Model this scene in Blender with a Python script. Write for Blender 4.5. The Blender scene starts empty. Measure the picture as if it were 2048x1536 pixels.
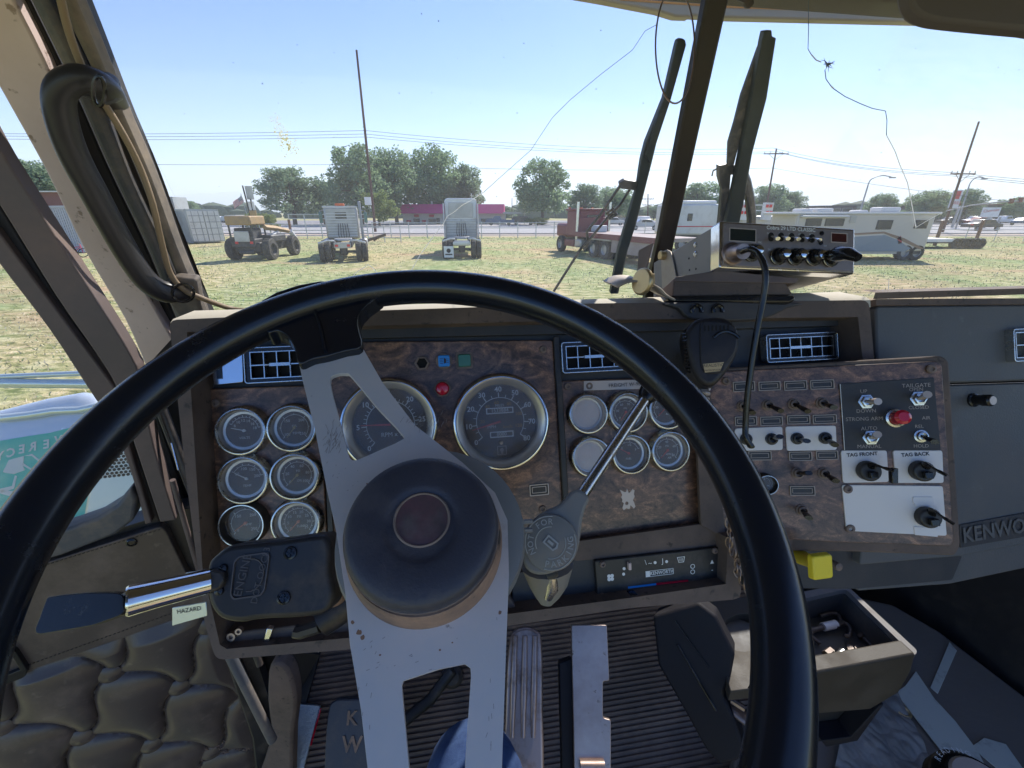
import bpy, math, random
from mathutils import Vector, Matrix
from mathutils.geometry import tessellate_polygon
R=math.radians; V=Vector
S=bpy.context.scene
# ---------------------------------------------------------------- camera, sky, sun
F_PX=850.0; PITCH=R(22.0); CAM=V((0,0,2.5)); YAW=R(8.6)
cd=bpy.data.cameras.new('camera'); co=bpy.data.objects.new('camera',cd); S.collection.objects.link(co)
co.location=CAM; co.rotation_euler=(R(90)-PITCH,0,0)
cd.lens=36*F_PX/2048; cd.sensor_width=36; cd.clip_start=0.01; cd.clip_end=20000
S.camera=co
SUN_EL,SUN_AZ=R(44),R(31)          # azimuth from +Y towards +X
W=bpy.data.worlds.new('World'); S.world=W; W.use_nodes=True
nt=W.node_tree; sky=nt.nodes.new('ShaderNodeTexSky'); sky.sky_type='NISHITA'; sky.sun_disc=False
sky.sun_elevation=SUN_EL; sky.sun_rotation=SUN_AZ; sky.altitude=1400; sky.air_density=1.0; sky.dust_density=.5; sky.ozone_density=2.2
bg=nt.nodes['Background']; bg.inputs['Strength'].default_value=0.15; hs=nt.nodes.new('ShaderNodeHueSaturation'); hs.inputs['Saturation'].default_value=1.32; hs.inputs['Hue'].default_value=.513; hs.inputs['Value'].default_value=.93; nt.links.new(sky.outputs[0],hs.inputs['Color']); nt.links.new(hs.outputs[0],bg.inputs[0])
sl=bpy.data.lights.new('sun','SUN'); so=bpy.data.objects.new('sun',sl); S.collection.objects.link(so)
sl.energy=4.9; sl.angle=R(0.53); sl.color=(1,.95,.87)
sd=V((math.sin(SUN_AZ)*math.cos(SUN_EL),math.cos(SUN_AZ)*math.cos(SUN_EL),math.sin(SUN_EL)))
so.rotation_euler=sd.to_track_quat('Z','Y').to_euler()
S.view_settings.view_transform='Standard'; S.view_settings.look='None'; S.view_settings.exposure=0.62; S.view_settings.gamma=1
S.cycles.max_bounces=8; S.cycles.diffuse_bounces=4; S.cycles.glossy_bounces=4; S.cycles.transparent_max_bounces=16
S.cycles.volume_bounces=1; S.cycles.sample_clamp_indirect=6
random.seed(7)
# ---------------------------------------------------------------- helpers
CF_,CU_,CR_=V((0,math.cos(PITCH),-math.sin(PITCH))),V((0,math.sin(PITCH),math.cos(PITCH))),V((1,0,0))
def ray(px,py): return CF_+CR_*((px-1024)/F_PX)+CU_*((768-py)/F_PX)
def at(px,py,d): return CAM+ray(px,py)*d
def gnd(px,py,z=0.0):
    r=ray(px,py); return CAM+r*((z-CAM.z)/r.z)
def atY(px,py,Y):
    r=ray(px,py); return CAM+r*(Y/r.y)
class Fr:
    def __init__(s,O,U,Vv,N=None):
        s.O=V(O); s.U=V(U).normalized(); n=s.U.cross(V(Vv)).normalized(); s.N=n; s.V=n.cross(s.U)
    def p(s,u,v,w=0): return s.O+s.U*u+s.V*v+s.N*w
    def hit(s,px,py,w=0):
        r=ray(px,py); o=s.O+s.N*w; t=(o-CAM).dot(s.N)/r.dot(s.N); q=CAM+r*t-s.O
        return (q.dot(s.U),q.dot(s.V))
    def hits(s,pts,w=0): return [s.hit(x,y,w) for x,y in pts]
    def off(s,w): return Fr(s.O+s.N*w,s.U,s.V)
    def rot(s,a,u=0,v=0,w=0):
        c,sn=math.cos(a),math.sin(a); return Fr(s.p(u,v,w),s.U*c+s.V*sn,s.V*c-s.U*sn)
def camfr(px,py,d,yaw=0,tilt=0,roll=0):
    M=Matrix.Rotation(roll,3,'Z'); U=V((1,0,0)); Vv=V((0,1,0)); M=Matrix.Rotation(yaw,3,'Y')@Matrix.Rotation(tilt,3,'X')@Matrix.Rotation(roll,3,'Z')
    U=M@U; Vv=M@Vv; g=lambda a:CR_*a.x+CU_*a.y-CF_*a.z
    return Fr(at(px,py,d),g(U),g(Vv))
def spl(pts,n=6,closed=False):
    out=[]; m=len(pts); P=[V(p) for p in pts]
    rng=range(m if closed else m-1)
    for i in rng:
        a=P[(i-1)%m] if closed or i>0 else P[i]; b=P[i]; c=P[(i+1)%m]; d=P[(i+2)%m] if closed or i<m-2 else P[i+1]
        for k in range(n):
            t=k/n; out.append(.5*((2*b)+(c-a)*t+(2*a-5*b+4*c-d)*t*t+(3*b-a-3*c+d)*t**3))
    if not closed: out.append(P[-1])
    return out
def rrect(u0,u1,v0,v1,r,n=4):
    o=[]
    for cx,cy,a in ((u1-r,v1-r,0),(u0+r,v1-r,90),(u0+r,v0+r,180),(u1-r,v0+r,270)):
        for k in range(n+1): t=R(a+90*k/n); o.append((cx+r*math.cos(t),cy+r*math.sin(t)))
    return o
def rpoly(pts,r,n=3):
    o=[]; m=len(pts)
    for i in range(m):
        b=V(pts[i]); a=V(pts[i-1])-b; c=V(pts[(i+1)%m])-b
        ra=min(r,a.length*.45); rc=min(r,c.length*.45); p0=b+a.normalized()*ra; p2=b+c.normalized()*rc
        for k in range(n+1):
            t=k/n; o.append(tuple(p0*(1-t)**2+b*2*t*(1-t)+p2*t*t))
    return o
def circ(u,v,r,n=24): return [(u+r*math.cos(2*math.pi*k/n),v+r*math.sin(2*math.pi*k/n)) for k in range(n)]
def area(p): return sum(p[i-1][0]*p[i][1]-p[i][0]*p[i-1][1] for i in range(len(p)))/2
ORG={}
TC={}
class MB:
    def __init__(s): s.v=[]; s.f=[]
    def add(s,vs,fs):
        b=len(s.v); s.v+=[V(x) for x in vs]; s.f+=[tuple(b+i for i in f) for f in fs]; return s
    def box(s,fr,u0,u1,v0,v1,w0,w1):
        u0,u1=sorted((u0,u1)); v0,v1=sorted((v0,v1)); w0,w1=sorted((w0,w1))
        return s.add([fr.p(u,v,w) for w in (w0,w1) for v in (v0,v1) for u in (u0,u1)],
          [(0,2,3,1),(4,5,7,6),(0,1,5,4),(2,6,7,3),(0,4,6,2),(1,3,7,5)])
    def prism(s,fr,poly,w0,w1,holes=(),taper=None):
        poly=[tuple(p) for p in poly]
        if area(poly)<0: poly=poly[::-1]
        n=len(poly); tp=poly
        if taper:
            cx=sum(p[0] for p in poly)/n; cy=sum(p[1] for p in poly)/n; tp=[(cx+(p[0]-cx)*taper,cy+(p[1]-cy)*taper) for p in poly]
        if not holes:
            s.add([fr.p(*p,w0) for p in poly]+[fr.p(*p,w1) for p in tp],[tuple(range(n-1,-1,-1)),tuple(range(n,2*n))]+[(i,(i+1)%n,n+(i+1)%n,n+i) for i in range(n)])
            return s
        loops=[poly]+[(h[::-1] if area(h)>0 else list(h)) for h in holes]
        fl=[p for l in loops for p in l]; N=len(fl)
        tr=tessellate_polygon([[V((p[0],p[1],0)) for p in l] for l in loops])
        fs=[]
        for a,b,c in tr:
            A=(fl[b][0]-fl[a][0])*(fl[c][1]-fl[a][1])-(fl[c][0]-fl[a][0])*(fl[b][1]-fl[a][1])
            if A<0: a,b,c=c,b,a
            fs+=[(N+a,N+b,N+c),(c,b,a)]
        o=0
        for l in loops:
            m=len(l); fs+=[(o+i,o+(i+1)%m,N+o+(i+1)%m,N+o+i) for i in range(m)]; o+=m
        return s.add([fr.p(*p,w0) for p in fl]+[fr.p(*p,w1) for p in fl],fs)
    def tube(s,pts,r,n=8,closed=False,cap=True,flat=1.0,up=None):
        P=[V(p) for p in pts]; m=len(P); rs=r if isinstance(r,(list,tuple)) else [r]*m
        T=[]
        for i in range(m):
            a=P[i-1] if closed or i>0 else P[i]; b=P[(i+1)%m] if closed or i<m-1 else P[i]; T.append((b-a).normalized())
        up=V(up) if up else (V((0,0,1)) if abs(T[0].z)<.9 else V((0,1,0)))
        nx=T[0].cross(up).normalized(); vs=[]
        for i in range(m):
            nx=(nx-T[i]*nx.dot(T[i])).normalized(); ny=nx.cross(T[i])
            for k in range(n):
                a=2*math.pi*k/n; vs.append(P[i]+nx*math.cos(a)*rs[i]+ny*math.sin(a)*rs[i]*flat)
        fs=[]
        for i in range(m if closed else m-1):
            j=(i+1)%m
            for k in range(n): fs.append((i*n+k,j*n+k,j*n+(k+1)%n,i*n+(k+1)%n))
        if cap and not closed: fs+=[tuple(range(n)),tuple(range((m-1)*n+n-1,(m-1)*n-1,-1))]
        return s.add(vs,fs)
    def lathe(s,fr,u,v,prof,n=32,cap=True,sq=1):
        m=len(prof); vs=[fr.p(u+r*math.cos(2*math.pi*k/n),v+r*sq*math.sin(2*math.pi*k/n),w) for r,w in prof for k in range(n)]
        fs=[(i*n+k,i*n+(k+1)%n,(i+1)*n+(k+1)%n,(i+1)*n+k) for i in range(m-1) for k in range(n)]
        if cap:
            if prof[-1][0]>1e-6: fs.append(tuple(range((m-1)*n,m*n)))
            if prof[0][0]>1e-6: fs.append(tuple(range(n-1,-1,-1)))
        return s.add(vs,fs)
    def ball(s,c,r,n=10,sc=(1,1,1),fr=None):
        fr=fr or Fr((0,0,0),(1,0,0),(0,1,0)); vs=[];m=n//2
        for i in range(1,m):
            a=math.pi*i/m
            for k in range(n):
                b=2*math.pi*k/n; q=(r*sc[0]*math.sin(a)*math.cos(b),r*sc[1]*math.sin(a)*math.sin(b),r*sc[2]*math.cos(a)); vs.append(V(c)+fr.U*q[0]+fr.V*q[1]+fr.N*q[2])
        t=len(vs); vs+=[V(c)+fr.N*r*sc[2],V(c)-fr.N*r*sc[2]]
        fs=[(i*n+k,(i+1)*n+k,(i+1)*n+(k+1)%n,i*n+(k+1)%n) for i in range(m-2) for k in range(n)]
        fs+=[(t,k,(k+1)%n) for k in range(n)]+[(t+1,(m-2)*n+(k+1)%n,(m-2)*n+k) for k in range(n)]
        return s.add(vs,fs)
    def grid(s,fn,nu,nv):
        return s.add([fn(i/nu,j/nv) for j in range(nv+1) for i in range(nu+1)],[(j*(nu+1)+i,j*(nu+1)+i+1,(j+1)*(nu+1)+i+1,(j+1)*(nu+1)+i) for j in range(nv) for i in range(nu)])
    def text(s,fr,u,v,t,size,w=.0005,rot=0,mirror=False,al='CENTER',sx=1,bold=0):
        k=(t,al,bold)
        if k not in TC:
            c=bpy.data.curves.new('t','FONT'); c.body=t; c.align_x=al; c.align_y='CENTER'; c.resolution_u=2; c.offset=bold
            o=bpy.data.objects.new('t',c); me=bpy.data.meshes.new_from_object(o); TC[k]=([x.co.copy() for x in me.vertices],[tuple(p.vertices) for p in me.polygons])
            bpy.data.objects.remove(o); bpy.data.meshes.remove(me); bpy.data.curves.remove(c)
        vs,fs=TC[k]; c,sn=math.cos(rot),math.sin(rot); m=-1 if mirror else 1; out=[]
        for q in vs:
            x=q.x*size*m*sx; y=q.y*size; out.append(fr.p(u+x*c-y*sn,v+x*sn+y*c,w))
        if mirror: fs=[f[::-1] for f in fs]
        return s.add(out,fs)
    def build(s,name,mat,parent=None,bevel=0,seg=2,ang=38,shade=True):
        org=ORG[parent.name] if parent else V((0,0,0))
        if parent is None and s.v:
            lo=V([min(q[i] for q in s.v) for i in range(3)]); hi=V([max(q[i] for q in s.v) for i in range(3)]); org=V(((lo.x+hi.x)/2,(lo.y+hi.y)/2,lo.z))
        me=bpy.data.meshes.new(name); me.from_pydata([q-org for q in s.v],[],s.f); me.update(); me.materials.append(mat)
        if shade:
            me.polygons.foreach_set('use_smooth',[True]*len(me.polygons)); me.set_sharp_from_angle(angle=R(ang))
        o=bpy.data.objects.new(name,me); S.collection.objects.link(o)
        if parent: o.parent=parent
        else: o.location=org
        ORG[o.name]=org
        if bevel:
            b=o.modifiers.new('bevel','BEVEL'); b.width=bevel; b.segments=seg; b.limit_method='ANGLE'; b.angle_limit=R(35)
        return o
def tag(o,label=None,cat=None,group=None,kind=None):
    if label: o['label']=label
    if cat: o['category']=cat
    if group: o['group']=group
    if kind: o['kind']=kind
    return o
def thing(name,label,cat,loc,group=None):
    o=bpy.data.objects.new(name,None); S.collection.objects.link(o); o.location=loc; o.empty_display_size=.1; ORG[o.name]=V(loc)
    return tag(o,label,cat,group)
def copytree(o,parent=None):
    c=o.copy(); S.collection.objects.link(c); c.parent=parent
    ORG[c.name]=ORG.get(o.name)
    for ch in [x for x in S.collection.objects if x.parent==o]: copytree(ch,c)
    return c
# ---------------------------------------------------------------- materials
MC={}
KW=[1.0,1.0,1.0]
tint=lambda c:tuple(min(.86,max(c[i]*KW[i],0)) if max(c)<.5 else c[i] for i in range(3))
def mat(name,col,rough=.5,metal=0,var=None,dust=None,spots=None,bump=None,spec=.5,coat=0,alpha=1,trans=0,emit=None,coord='Object'):
    col=tint(col)
    if var: var=(var[0],tint(var[1]))+tuple(var[2:])
    if dust: dust=(dust[0],tint(dust[1]))+tuple(dust[2:])
    m=bpy.data.materials.new(name); m.use_nodes=True; n=m.node_tree.nodes; L=m.node_tree.links; b=n['Principled BSDF']
    b.inputs['Base Color'].default_value=(*col,1); b.inputs['Roughness'].default_value=rough; b.inputs['Metallic'].default_value=metal
    b.inputs['Specular IOR Level'].default_value=spec; b.inputs['Coat Weight'].default_value=coat; b.inputs['Alpha'].default_value=alpha; b.inputs['Transmission Weight'].default_value=trans
    tc=n.new('ShaderNodeTexCoord').outputs[coord]
    def noise(sc,det=5,r=.6,stretch=None):
        t=n.new('ShaderNodeTexNoise'); t.inputs['Scale'].default_value=sc; t.inputs['Detail'].default_value=det; t.inputs['Roughness'].default_value=r
        if stretch:
            mp=n.new('ShaderNodeMapping'); mp.inputs['Scale'].default_value=stretch; L.new(tc,mp.inputs[0]); L.new(mp.outputs[0],t.inputs[0])
        else: L.new(tc,t.inputs[0])
        return t.outputs[0]
    def ramp(src,a,c):
        r=n.new('ShaderNodeMapRange'); r.inputs[1].default_value=a; r.inputs[2].default_value=c; L.new(src,r.inputs[0]); return r.outputs[0]
    def mix(f,a,c):
        x=n.new('ShaderNodeMix'); x.data_type='RGBA'; L.new(f,x.inputs[0])
        for k,q in ((6,a),(7,c)):
            if isinstance(q,tuple): x.inputs[k].default_value=(*q,1)
            else: L.new(q,x.inputs[k])
        return x.outputs[2]
    cur=col
    if var:
        sc,c2=var[0],var[1]; lo,hi=(var[2],var[3]) if len(var)>3 else (.35,.65); st=var[4] if len(var)>4 else None
        cur=mix(ramp(noise(sc,6,.65,st),lo,hi),cur,c2)
    if dust:
        f=ramp(noise(dust[0],8,.7),dust[2],dust[3]); cur=mix(f,cur,dust[1])
        r2=n.new('ShaderNodeMapRange'); L.new(f,r2.inputs[0]); r2.inputs[3].default_value=rough; r2.inputs[4].default_value=min(1,rough+.35); L.new(r2.outputs[0],b.inputs['Roughness'])
    if spots: cur=mix(ramp(noise(spots[0],4,.55,spots[4] if len(spots)>4 else None),spots[2],spots[3]),cur,spots[1])
    if cur is not col: L.new(cur,b.inputs['Base Color'])
    if bump:
        bm=n.new('ShaderNodeBump'); bm.inputs['Strength'].default_value=bump[1]; bm.inputs['Distance'].default_value=bump[2]; L.new(noise(bump[0],3),bm.inputs['Height']); L.new(bm.outputs[0],b.inputs['Normal'])
    if emit: b.inputs['Emission Color'].default_value=(*emit[0],1); b.inputs['Emission Strength'].default_value=emit[1]
    m.node_tree['h']=0
    return m
DUST=(.40,.33,.27)
KW[:]=[1.33,1.17,1.08]  # warm gain in the cab colours stands in for bounce light
M=dict(
 wheel=mat('wheel_rubber',(.005,.008,.014),.24,dust=(30,(.018,.022,.030),.6,.9),bump=(120,.05,.001),spec=.6),
 alu=mat('brushed_spoke_metal',(.54,.52,.50),.38,.15,var=(9,(.49,.48,.47)),dust=(14,(.25,.21,.17),.58,.80),spots=(70,(.20,.17,.15),.69,.75),bump=(300,.06,.0005)),
 cap=mat('horn_pad_vinyl',(.030,.033,.045),.45,dust=(25,(.075,.072,.075),.5,.85),bump=(500,.35,.0008)),
 capring=mat('dusty_hub_ring',(.13,.095,.075),.6,dust=(18,(.40,.28,.20),.42,.75),spots=(60,(.05,.04,.035),.62,.70)),
 blk=mat('black_plastic',(.018,.019,.021),.42,dust=(20,(.09,.08,.07),.5,.8),bump=(250,.08,.0006)),
 blk2=mat('glossy_black',(.010,.011,.013),.22,dust=(30,(.06,.06,.06),.6,.9)),
 shroud=mat('grey_shroud',(.17,.19,.19),.5,dust=(15,(.24,.21,.18),.5,.8)),
 dash=mat('dash_vinyl_dark',(.026,.030,.036),.55,dust=(7,(.07,.068,.066),.45,.8),bump=(350,.4,.0008)),
 bezel=mat('dusty_brown_frame',(.072,.060,.054),.7,dust=(10,(.16,.13,.112),.42,.8),spots=(90,(.05,.04,.035),.62,.72),bump=(260,.35,.001)),
 top=mat('sunlit_dash_top',(.50,.46,.37),.8,dust=(8,(.5,.46,.38),.4,.7),bump=(260,.3,.001)),  # sunlight on the dash top is put into this cream
 pass_=mat('passenger_dash_vinyl',(.068,.080,.088),.55,dust=(5,(.11,.115,.118),.42,.75),spots=(30,(.13,.135,.135),.64,.74),bump=(330,.5,.001)),
 pink=mat('dusty_pinkish_pillar',(.72,.57,.52),.75,spots=(60,(.35,.25,.2),.64,.70),var=(6,(.62,.48,.43)),dust=(40,(.2,.15,.12),.62,.7)),
 pilgrey=mat('pillar_grey_rubber',(.06,.072,.088),.5,dust=(9,(.20,.18,.14),.45,.75)),
 handle=mat('handle_black',(.024,.026,.031),.42,dust=(14,(.06,.06,.058),.55,.85)), pilbeige=mat('pillar_dusty_trim',(.085,.085,.08),.7,dust=(9,(.24,.22,.18),.4,.7)),
 doorfr=mat('door_window_frame',(.09,.078,.078),.55,dust=(9,(.16,.13,.12),.45,.8)),
 rub=mat('black_seal_rubber',(.016,.016,.018),.6,dust=(12,(.05,.045,.04),.5,.8)),
 door=mat('door_padded_vinyl',(.060,.053,.050),.30,dust=(6,(.16,.135,.12),.48,.8),spots=(50,(.15,.12,.10),.62,.75),bump=(200,.15,.0008)),
 chrome=mat('chrome',(.72,.72,.72),.12,1,dust=(20,(.35,.33,.3),.6,.9)),
 chromed=mat('worn_chrome',(.62,.62,.60),.26,1,dust=(60,(.3,.27,.23),.55,.75)),
 steel=mat('pedal_steel',(.34,.32,.31),.38,.85,var=(7,(.22,.19,.18)),dust=(60,(.06,.05,.045),.62,.72)),
 cast=mat('cast_pedal_metal',(.30,.26,.245),.36,.85,dust=(20,(.10,.08,.075),.5,.75)),
 mat_=mat('ribbed_rubber_mat',(.085,.068,.060),.75,dust=(9,(.20,.155,.13),.4,.8)),
 floor=mat('dusty_cab_floor',(.135,.13,.12),.8,dust=(7,(.15,.145,.13),.45,.7),bump=(60,.4,.002)),
 tarp=mat('grey_tarp',(.16,.175,.18),.45,dust=(10,(.32,.33,.33),.5,.8),bump=(12,.8,.01)),
 glaredial=mat('glare_pink_dial',(.88,.76,.70),.4), tape=mat('pale_tape',(.55,.56,.50),.7,dust=(20,(.2,.2,.18),.55,.75)),  # pale pink dial colour holds the glare of the gauge glass
 rimt=mat('tray_rim_worn',(.10,.108,.115),.55,dust=(20,(.17,.165,.15),.5,.8)), tray=mat('tray_plastic',(.030,.028,.022),.6,dust=(9,(.06,.055,.043),.45,.8),bump=(300,.3,.0008)),
 trayin=mat('tray_inner',(.035,.04,.045),.55,dust=(9,(.10,.10,.09),.45,.75)),
 console=mat('console_black',(.009,.010,.015),.6,spec=.25,dust=(9,(.02,.02,.022),.5,.8)),
 face=mat('dial_face',(.065,.058,.052),.6,dust=(60,(.12,.1,.085),.45,.8)),
 cone=mat('brushed_bezel',(.62,.60,.58),.33,.75,dust=(40,(.45,.40,.36),.6,.9)), scuff=mat('dark_scuff',(.20,.18,.16),.7), rustst=mat('rusty_stain',(.20,.12,.075),.8), white=mat('dial_white',(.85,.85,.82),.6),
 paint=mat('emboss_grey',(.30,.29,.275),.6), emb=mat('emboss_dark',(.075,.075,.078),.45),
 amber=mat('dial_amber',(.45,.28,.06),.6),
 red=mat('needle_red',(.75,.09,.06),.4),
 redneedle=mat('needle_orange',(.8,.26,.12),.4),
 yneedle=mat('needle_yellow',(.55,.42,.16),.4),
 redlens=mat('red_lens',(.42,.012,.035),.15,coat=.6),
 blue=mat('blue_lens',(.02,.25,.68),.3,coat=.5),
 green=mat('green_lens',(.03,.14,.09),.3,coat=.4),
 grime=mat('lens_ring_grime',(.12,.10,.09),.6,dust=(50,(.2,.17,.15),.4,.7)),
 plate=mat('white_switch_plate',(.74,.70,.68),.5,dust=(14,(.42,.38,.35),.6,.8)),
 sil=mat('label_silver',(.40,.38,.36),.4,.3),
 yellow=mat('yellow_knob',(.80,.62,.03),.4,dust=(40,(.45,.34,.05),.6,.9)),
 radio=mat('radio_grey_steel',(.16,.175,.185),.5,.3,dust=(14,(.10,.10,.10),.5,.9)),
 rface=mat('radio_face',(.25,.24,.235),.38,.7,dust=(30,(.15,.14,.13),.5,.8)),
 disp=mat('dark_display',(.012,.02,.022),.1,coat=.5),
 dispr=mat('dark_red_display',(.04,.012,.014),.12,coat=.5),
 brack=mat('zinc_bracket',(.26,.26,.235),.5,.5,dust=(22,(.25,.23,.2),.5,.8)),
 brass=mat('brass',(.55,.42,.22),.35,.8,dust=(30,(.4,.33,.25),.5,.8)),
 micm=mat('mic_black',(.012,.012,.014),.45,dust=(12,(.06,.055,.055),.5,.85),bump=(300,.1,.0005)),
 lbl=mat('gold_label',(.45,.38,.22),.5),
 cable=mat('cable_tan',(.19,.155,.10),.6),
 bead=mat('bronze_chain',(.20,.16,.13),.4,.7),
 denim=mat('blue_denim',(.012,.035,.115),.9,var=(60,(.025,.06,.16)),bump=(400,.4,.001)),
 skin=mat('skin',(.45,.26,.18),.5),
 shoe=mat('white_cord_trim',(.6,.65,.62),.6),
 wiper=mat('wiper_black',(.010,.020,.021),.45,dust=(20,(.03,.045,.042),.55,.8)),
 wiperarm=mat('wiper_arm',(.045,.05,.05),.5,.3,dust=(30,(.20,.19,.16),.5,.75)),
 bar=mat('bronze_divider',(.015,.012,.010),.45,dust=(12,(.04,.03,.022),.5,.8)),
 vis=mat('visor_vinyl',(.085,.080,.078),.7,bump=(300,.2,.001)),
 extvis=mat('exterior_visor_paint',(.30,.28,.22),.4,dust=(12,(.3,.28,.24),.5,.8)),
 orange=mat('orange_pinstripe',(.65,.28,.06),.4),
 sticker=mat('green_sticker_reflection',(.05,.42,.33),.45),
 stickw=mat('reflected_print',(.62,.64,.56),.5),
 fender=mat('polished_fender',(.58,.64,.70),.22,.4,dust=(8,(.6,.66,.72),.55,.9)),
 perf=mat('air_cleaner_metal',(.62,.62,.52),.35,.5),
 hole=mat('dark_hole',(.01,.01,.01),.9),
 ink=mat('marker_ink',(.02,.02,.025),.6),
 whitebar=mat('mirror_tube',(.62,.68,.66),.25,.6),
)
KW[:]=[1,1,1]
def wood():
    m=mat('burl_wood_laminate',(.06,.035,.027),.38,coat=.15); n=m.node_tree.nodes; L=m.node_tree.links; b=n['Principled BSDF']
    tc=n.new('ShaderNodeTexCoord'); mp=n.new('ShaderNodeMapping'); mp.inputs['Scale'].default_value=(17,17,30); L.new(tc.outputs['Object'],mp.inputs[0])
    a=n.new('ShaderNodeTexNoise'); a.inputs['Scale'].default_value=1.6; a.inputs['Detail'].default_value=6; a.inputs['Distortion'].default_value=2.2; L.new(mp.outputs[0],a.inputs[0])
    c=n.new('ShaderNodeTexNoise'); c.inputs['Scale'].default_value=9; c.inputs['Detail'].default_value=6; c.inputs['Distortion'].default_value=3; L.new(mp.outputs[0],c.inputs[0])
    ad=n.new('ShaderNodeMath'); ad.operation='ADD'; L.new(a.outputs[0],ad.inputs[0]); mu=n.new('ShaderNodeMath'); mu.operation='MULTIPLY'; mu.inputs[1].default_value=.55; L.new(c.outputs[0],mu.inputs[0]); L.new(mu.outputs[0],ad.inputs[1])
    r=n.new('ShaderNodeValToRGB'); L.new(ad.outputs[0],r.inputs[0]); e=r.color_ramp.elements
    e[0].position=.58; e[0].color=(.046,.026,.019,1); e[1].position=1.0; e[1].color=(.38,.20,.115,1)
    x=e.new(.70); x.color=(.100,.057,.041,1); x=e.new(.84); x.color=(.18,.098,.062,1)
    d=n.new('ShaderNodeTexNoise'); d.inputs['Scale'].default_value=5; d.inputs['Detail'].default_value=5; L.new(tc.outputs['Object'],d.inputs[0])
    mr=n.new('ShaderNodeMapRange'); mr.inputs[1].default_value=.4; mr.inputs[2].default_value=.75; mr.inputs[4].default_value=.28; L.new(d.outputs[0],mr.inputs[0])
    mx=n.new('ShaderNodeMix'); mx.data_type='RGBA'; L.new(mr.outputs[0],mx.inputs[0]); L.new(r.outputs[0],mx.inputs[6]); mx.inputs[7].default_value=(.15,.105,.085,1); L.new(mx.outputs[2],b.inputs['Base Color'])
    return m
M['wood']=wood()
def glassmat(name,dustc,amt,scale,lo,hi,gl=.06,rough=.02,tint=(1,1,1)):
    m=bpy.data.materials.new(name); m.use_nodes=True; n=m.node_tree.nodes; L=m.node_tree.links; n.clear()
    o=n.new('ShaderNodeOutputMaterial'); tr=n.new('ShaderNodeBsdfTransparent'); tr.inputs[0].default_value=(*tint,1)
    g=n.new('ShaderNodeBsdfGlossy'); g.inputs['Roughness'].default_value=rough
    d=n.new('ShaderNodeBsdfDiffuse'); d.inputs[0].default_value=(*dustc,1); d2=n.new('ShaderNodeBsdfTranslucent'); d2.inputs[0].default_value=(*dustc,1)
    ad=n.new('ShaderNodeMixShader'); ad.inputs[0].default_value=.5; L.new(d.outputs[0],ad.inputs[1]); L.new(d2.outputs[0],ad.inputs[2])
    tc=n.new('ShaderNodeTexCoord'); no=n.new('ShaderNodeTexNoise'); no.inputs['Scale'].default_value=scale; no.inputs['Detail'].default_value=8; L.new(tc.outputs['Object'],no.inputs[0])
    mr=n.new('ShaderNodeMapRange'); mr.inputs[1].default_value=lo; mr.inputs[2].default_value=hi; mr.inputs[3].default_value=amt*.6; mr.inputs[4].default_value=amt; L.new(no.outputs[0],mr.inputs[0])
    m1=n.new('ShaderNodeMixShader'); L.new(mr.outputs[0],m1.inputs[0]); L.new(tr.outputs[0],m1.inputs[1]); L.new(ad.outputs[0],m1.inputs[2])
    fr=n.new('ShaderNodeFresnel'); fr.inputs[0].default_value=1.45; mm=n.new('ShaderNodeMath'); mm.operation='MULTIPLY'; mm.inputs[1].default_value=gl; L.new(fr.outputs[0],mm.inputs[0])
    m2=n.new('ShaderNodeMixShader'); L.new(mm.outputs[0],m2.inputs[0]); L.new(m1.outputs[0],m2.inputs[1]); L.new(g.outputs[0],m2.inputs[2]); L.new(m2.outputs[0],o.inputs[0])
    return m
M['wind']=glassmat('dusty_windshield_glass',(.8,.8,.78),.034,6,.4,.75,.10)
M['dglass']=glassmat('door_window_glass',(.8,.78,.75),.06,6,.4,.75,.5)
M['lens']=glassmat('gauge_lens',(.70,.58,.52),.26,30,.35,.7,1.0,.12)
M['lensglare']=glassmat('glare_gauge_lens',(.97,.86,.80),1.0,20,.2,.5,.6,.3)  # pale film standing for glare on the gauge glass
# ================================================================ CAB FRAMES
TU=V((math.cos(YAW),math.sin(YAW),0)); TF=V((-math.sin(YAW),math.cos(YAW),0)); UP=V((0,0,1))
B=R(22); DU=TF*math.sin(B)+UP*math.cos(B)
D=Fr(at(1004,840,.60),TU,DU)                 # dash face
DP=D.off(.045)                               # proud frame
def lin(a,b,t): return (a[0]+(b[0]-a[0])*t,a[1]+(b[1]-a[1])*t)
SMALL=lambda *a:[tuple(x) for x in a]
# ---------------------------------------------------------------- dashboard
dash=thing('dashboard','long dark truck dashboard with burl wood panels and round gauges behind the steering wheel','dashboard',D.p(0,-.3,0))
# proud outer frame (driver side), cut out around the recess
outer=DP.hits(rpoly([(338,640),(720,622),(1180,607),(1738,600),(1752,760),(1758,1085),(1482,1092),(1482,1198),(1260,1216),(1017,1252),(702,1299),(432,1320),(410,1250),(373,962)],16))
inner=DP.hits([(374,664),(720,652),(1180,640),(1716,634),(1728,740),(1732,1066),(1456,1076),(1452,1168),(1258,1196),(1017,1228),(695,1276),(453,1298),(440,1290),(405,1137),(383,800)])
mb=MB(); mb.prism(D,outer,-.03,.045,holes=[inner]); mb.build('bezel_frame',M['bezel'],dash,bevel=.004)
# back sheet behind everything
mb=MB(); mb.prism(D,D.hits([(360,660),(1740,625),(1745,1082),(1478,1090),(1478,1185),(1258,1200),(1017,1236),(702,1284),(440,1300),(420,1240),(385,962)]),-.035,-.004); mb.build('backing_panel',M['dash'],dash)
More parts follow.
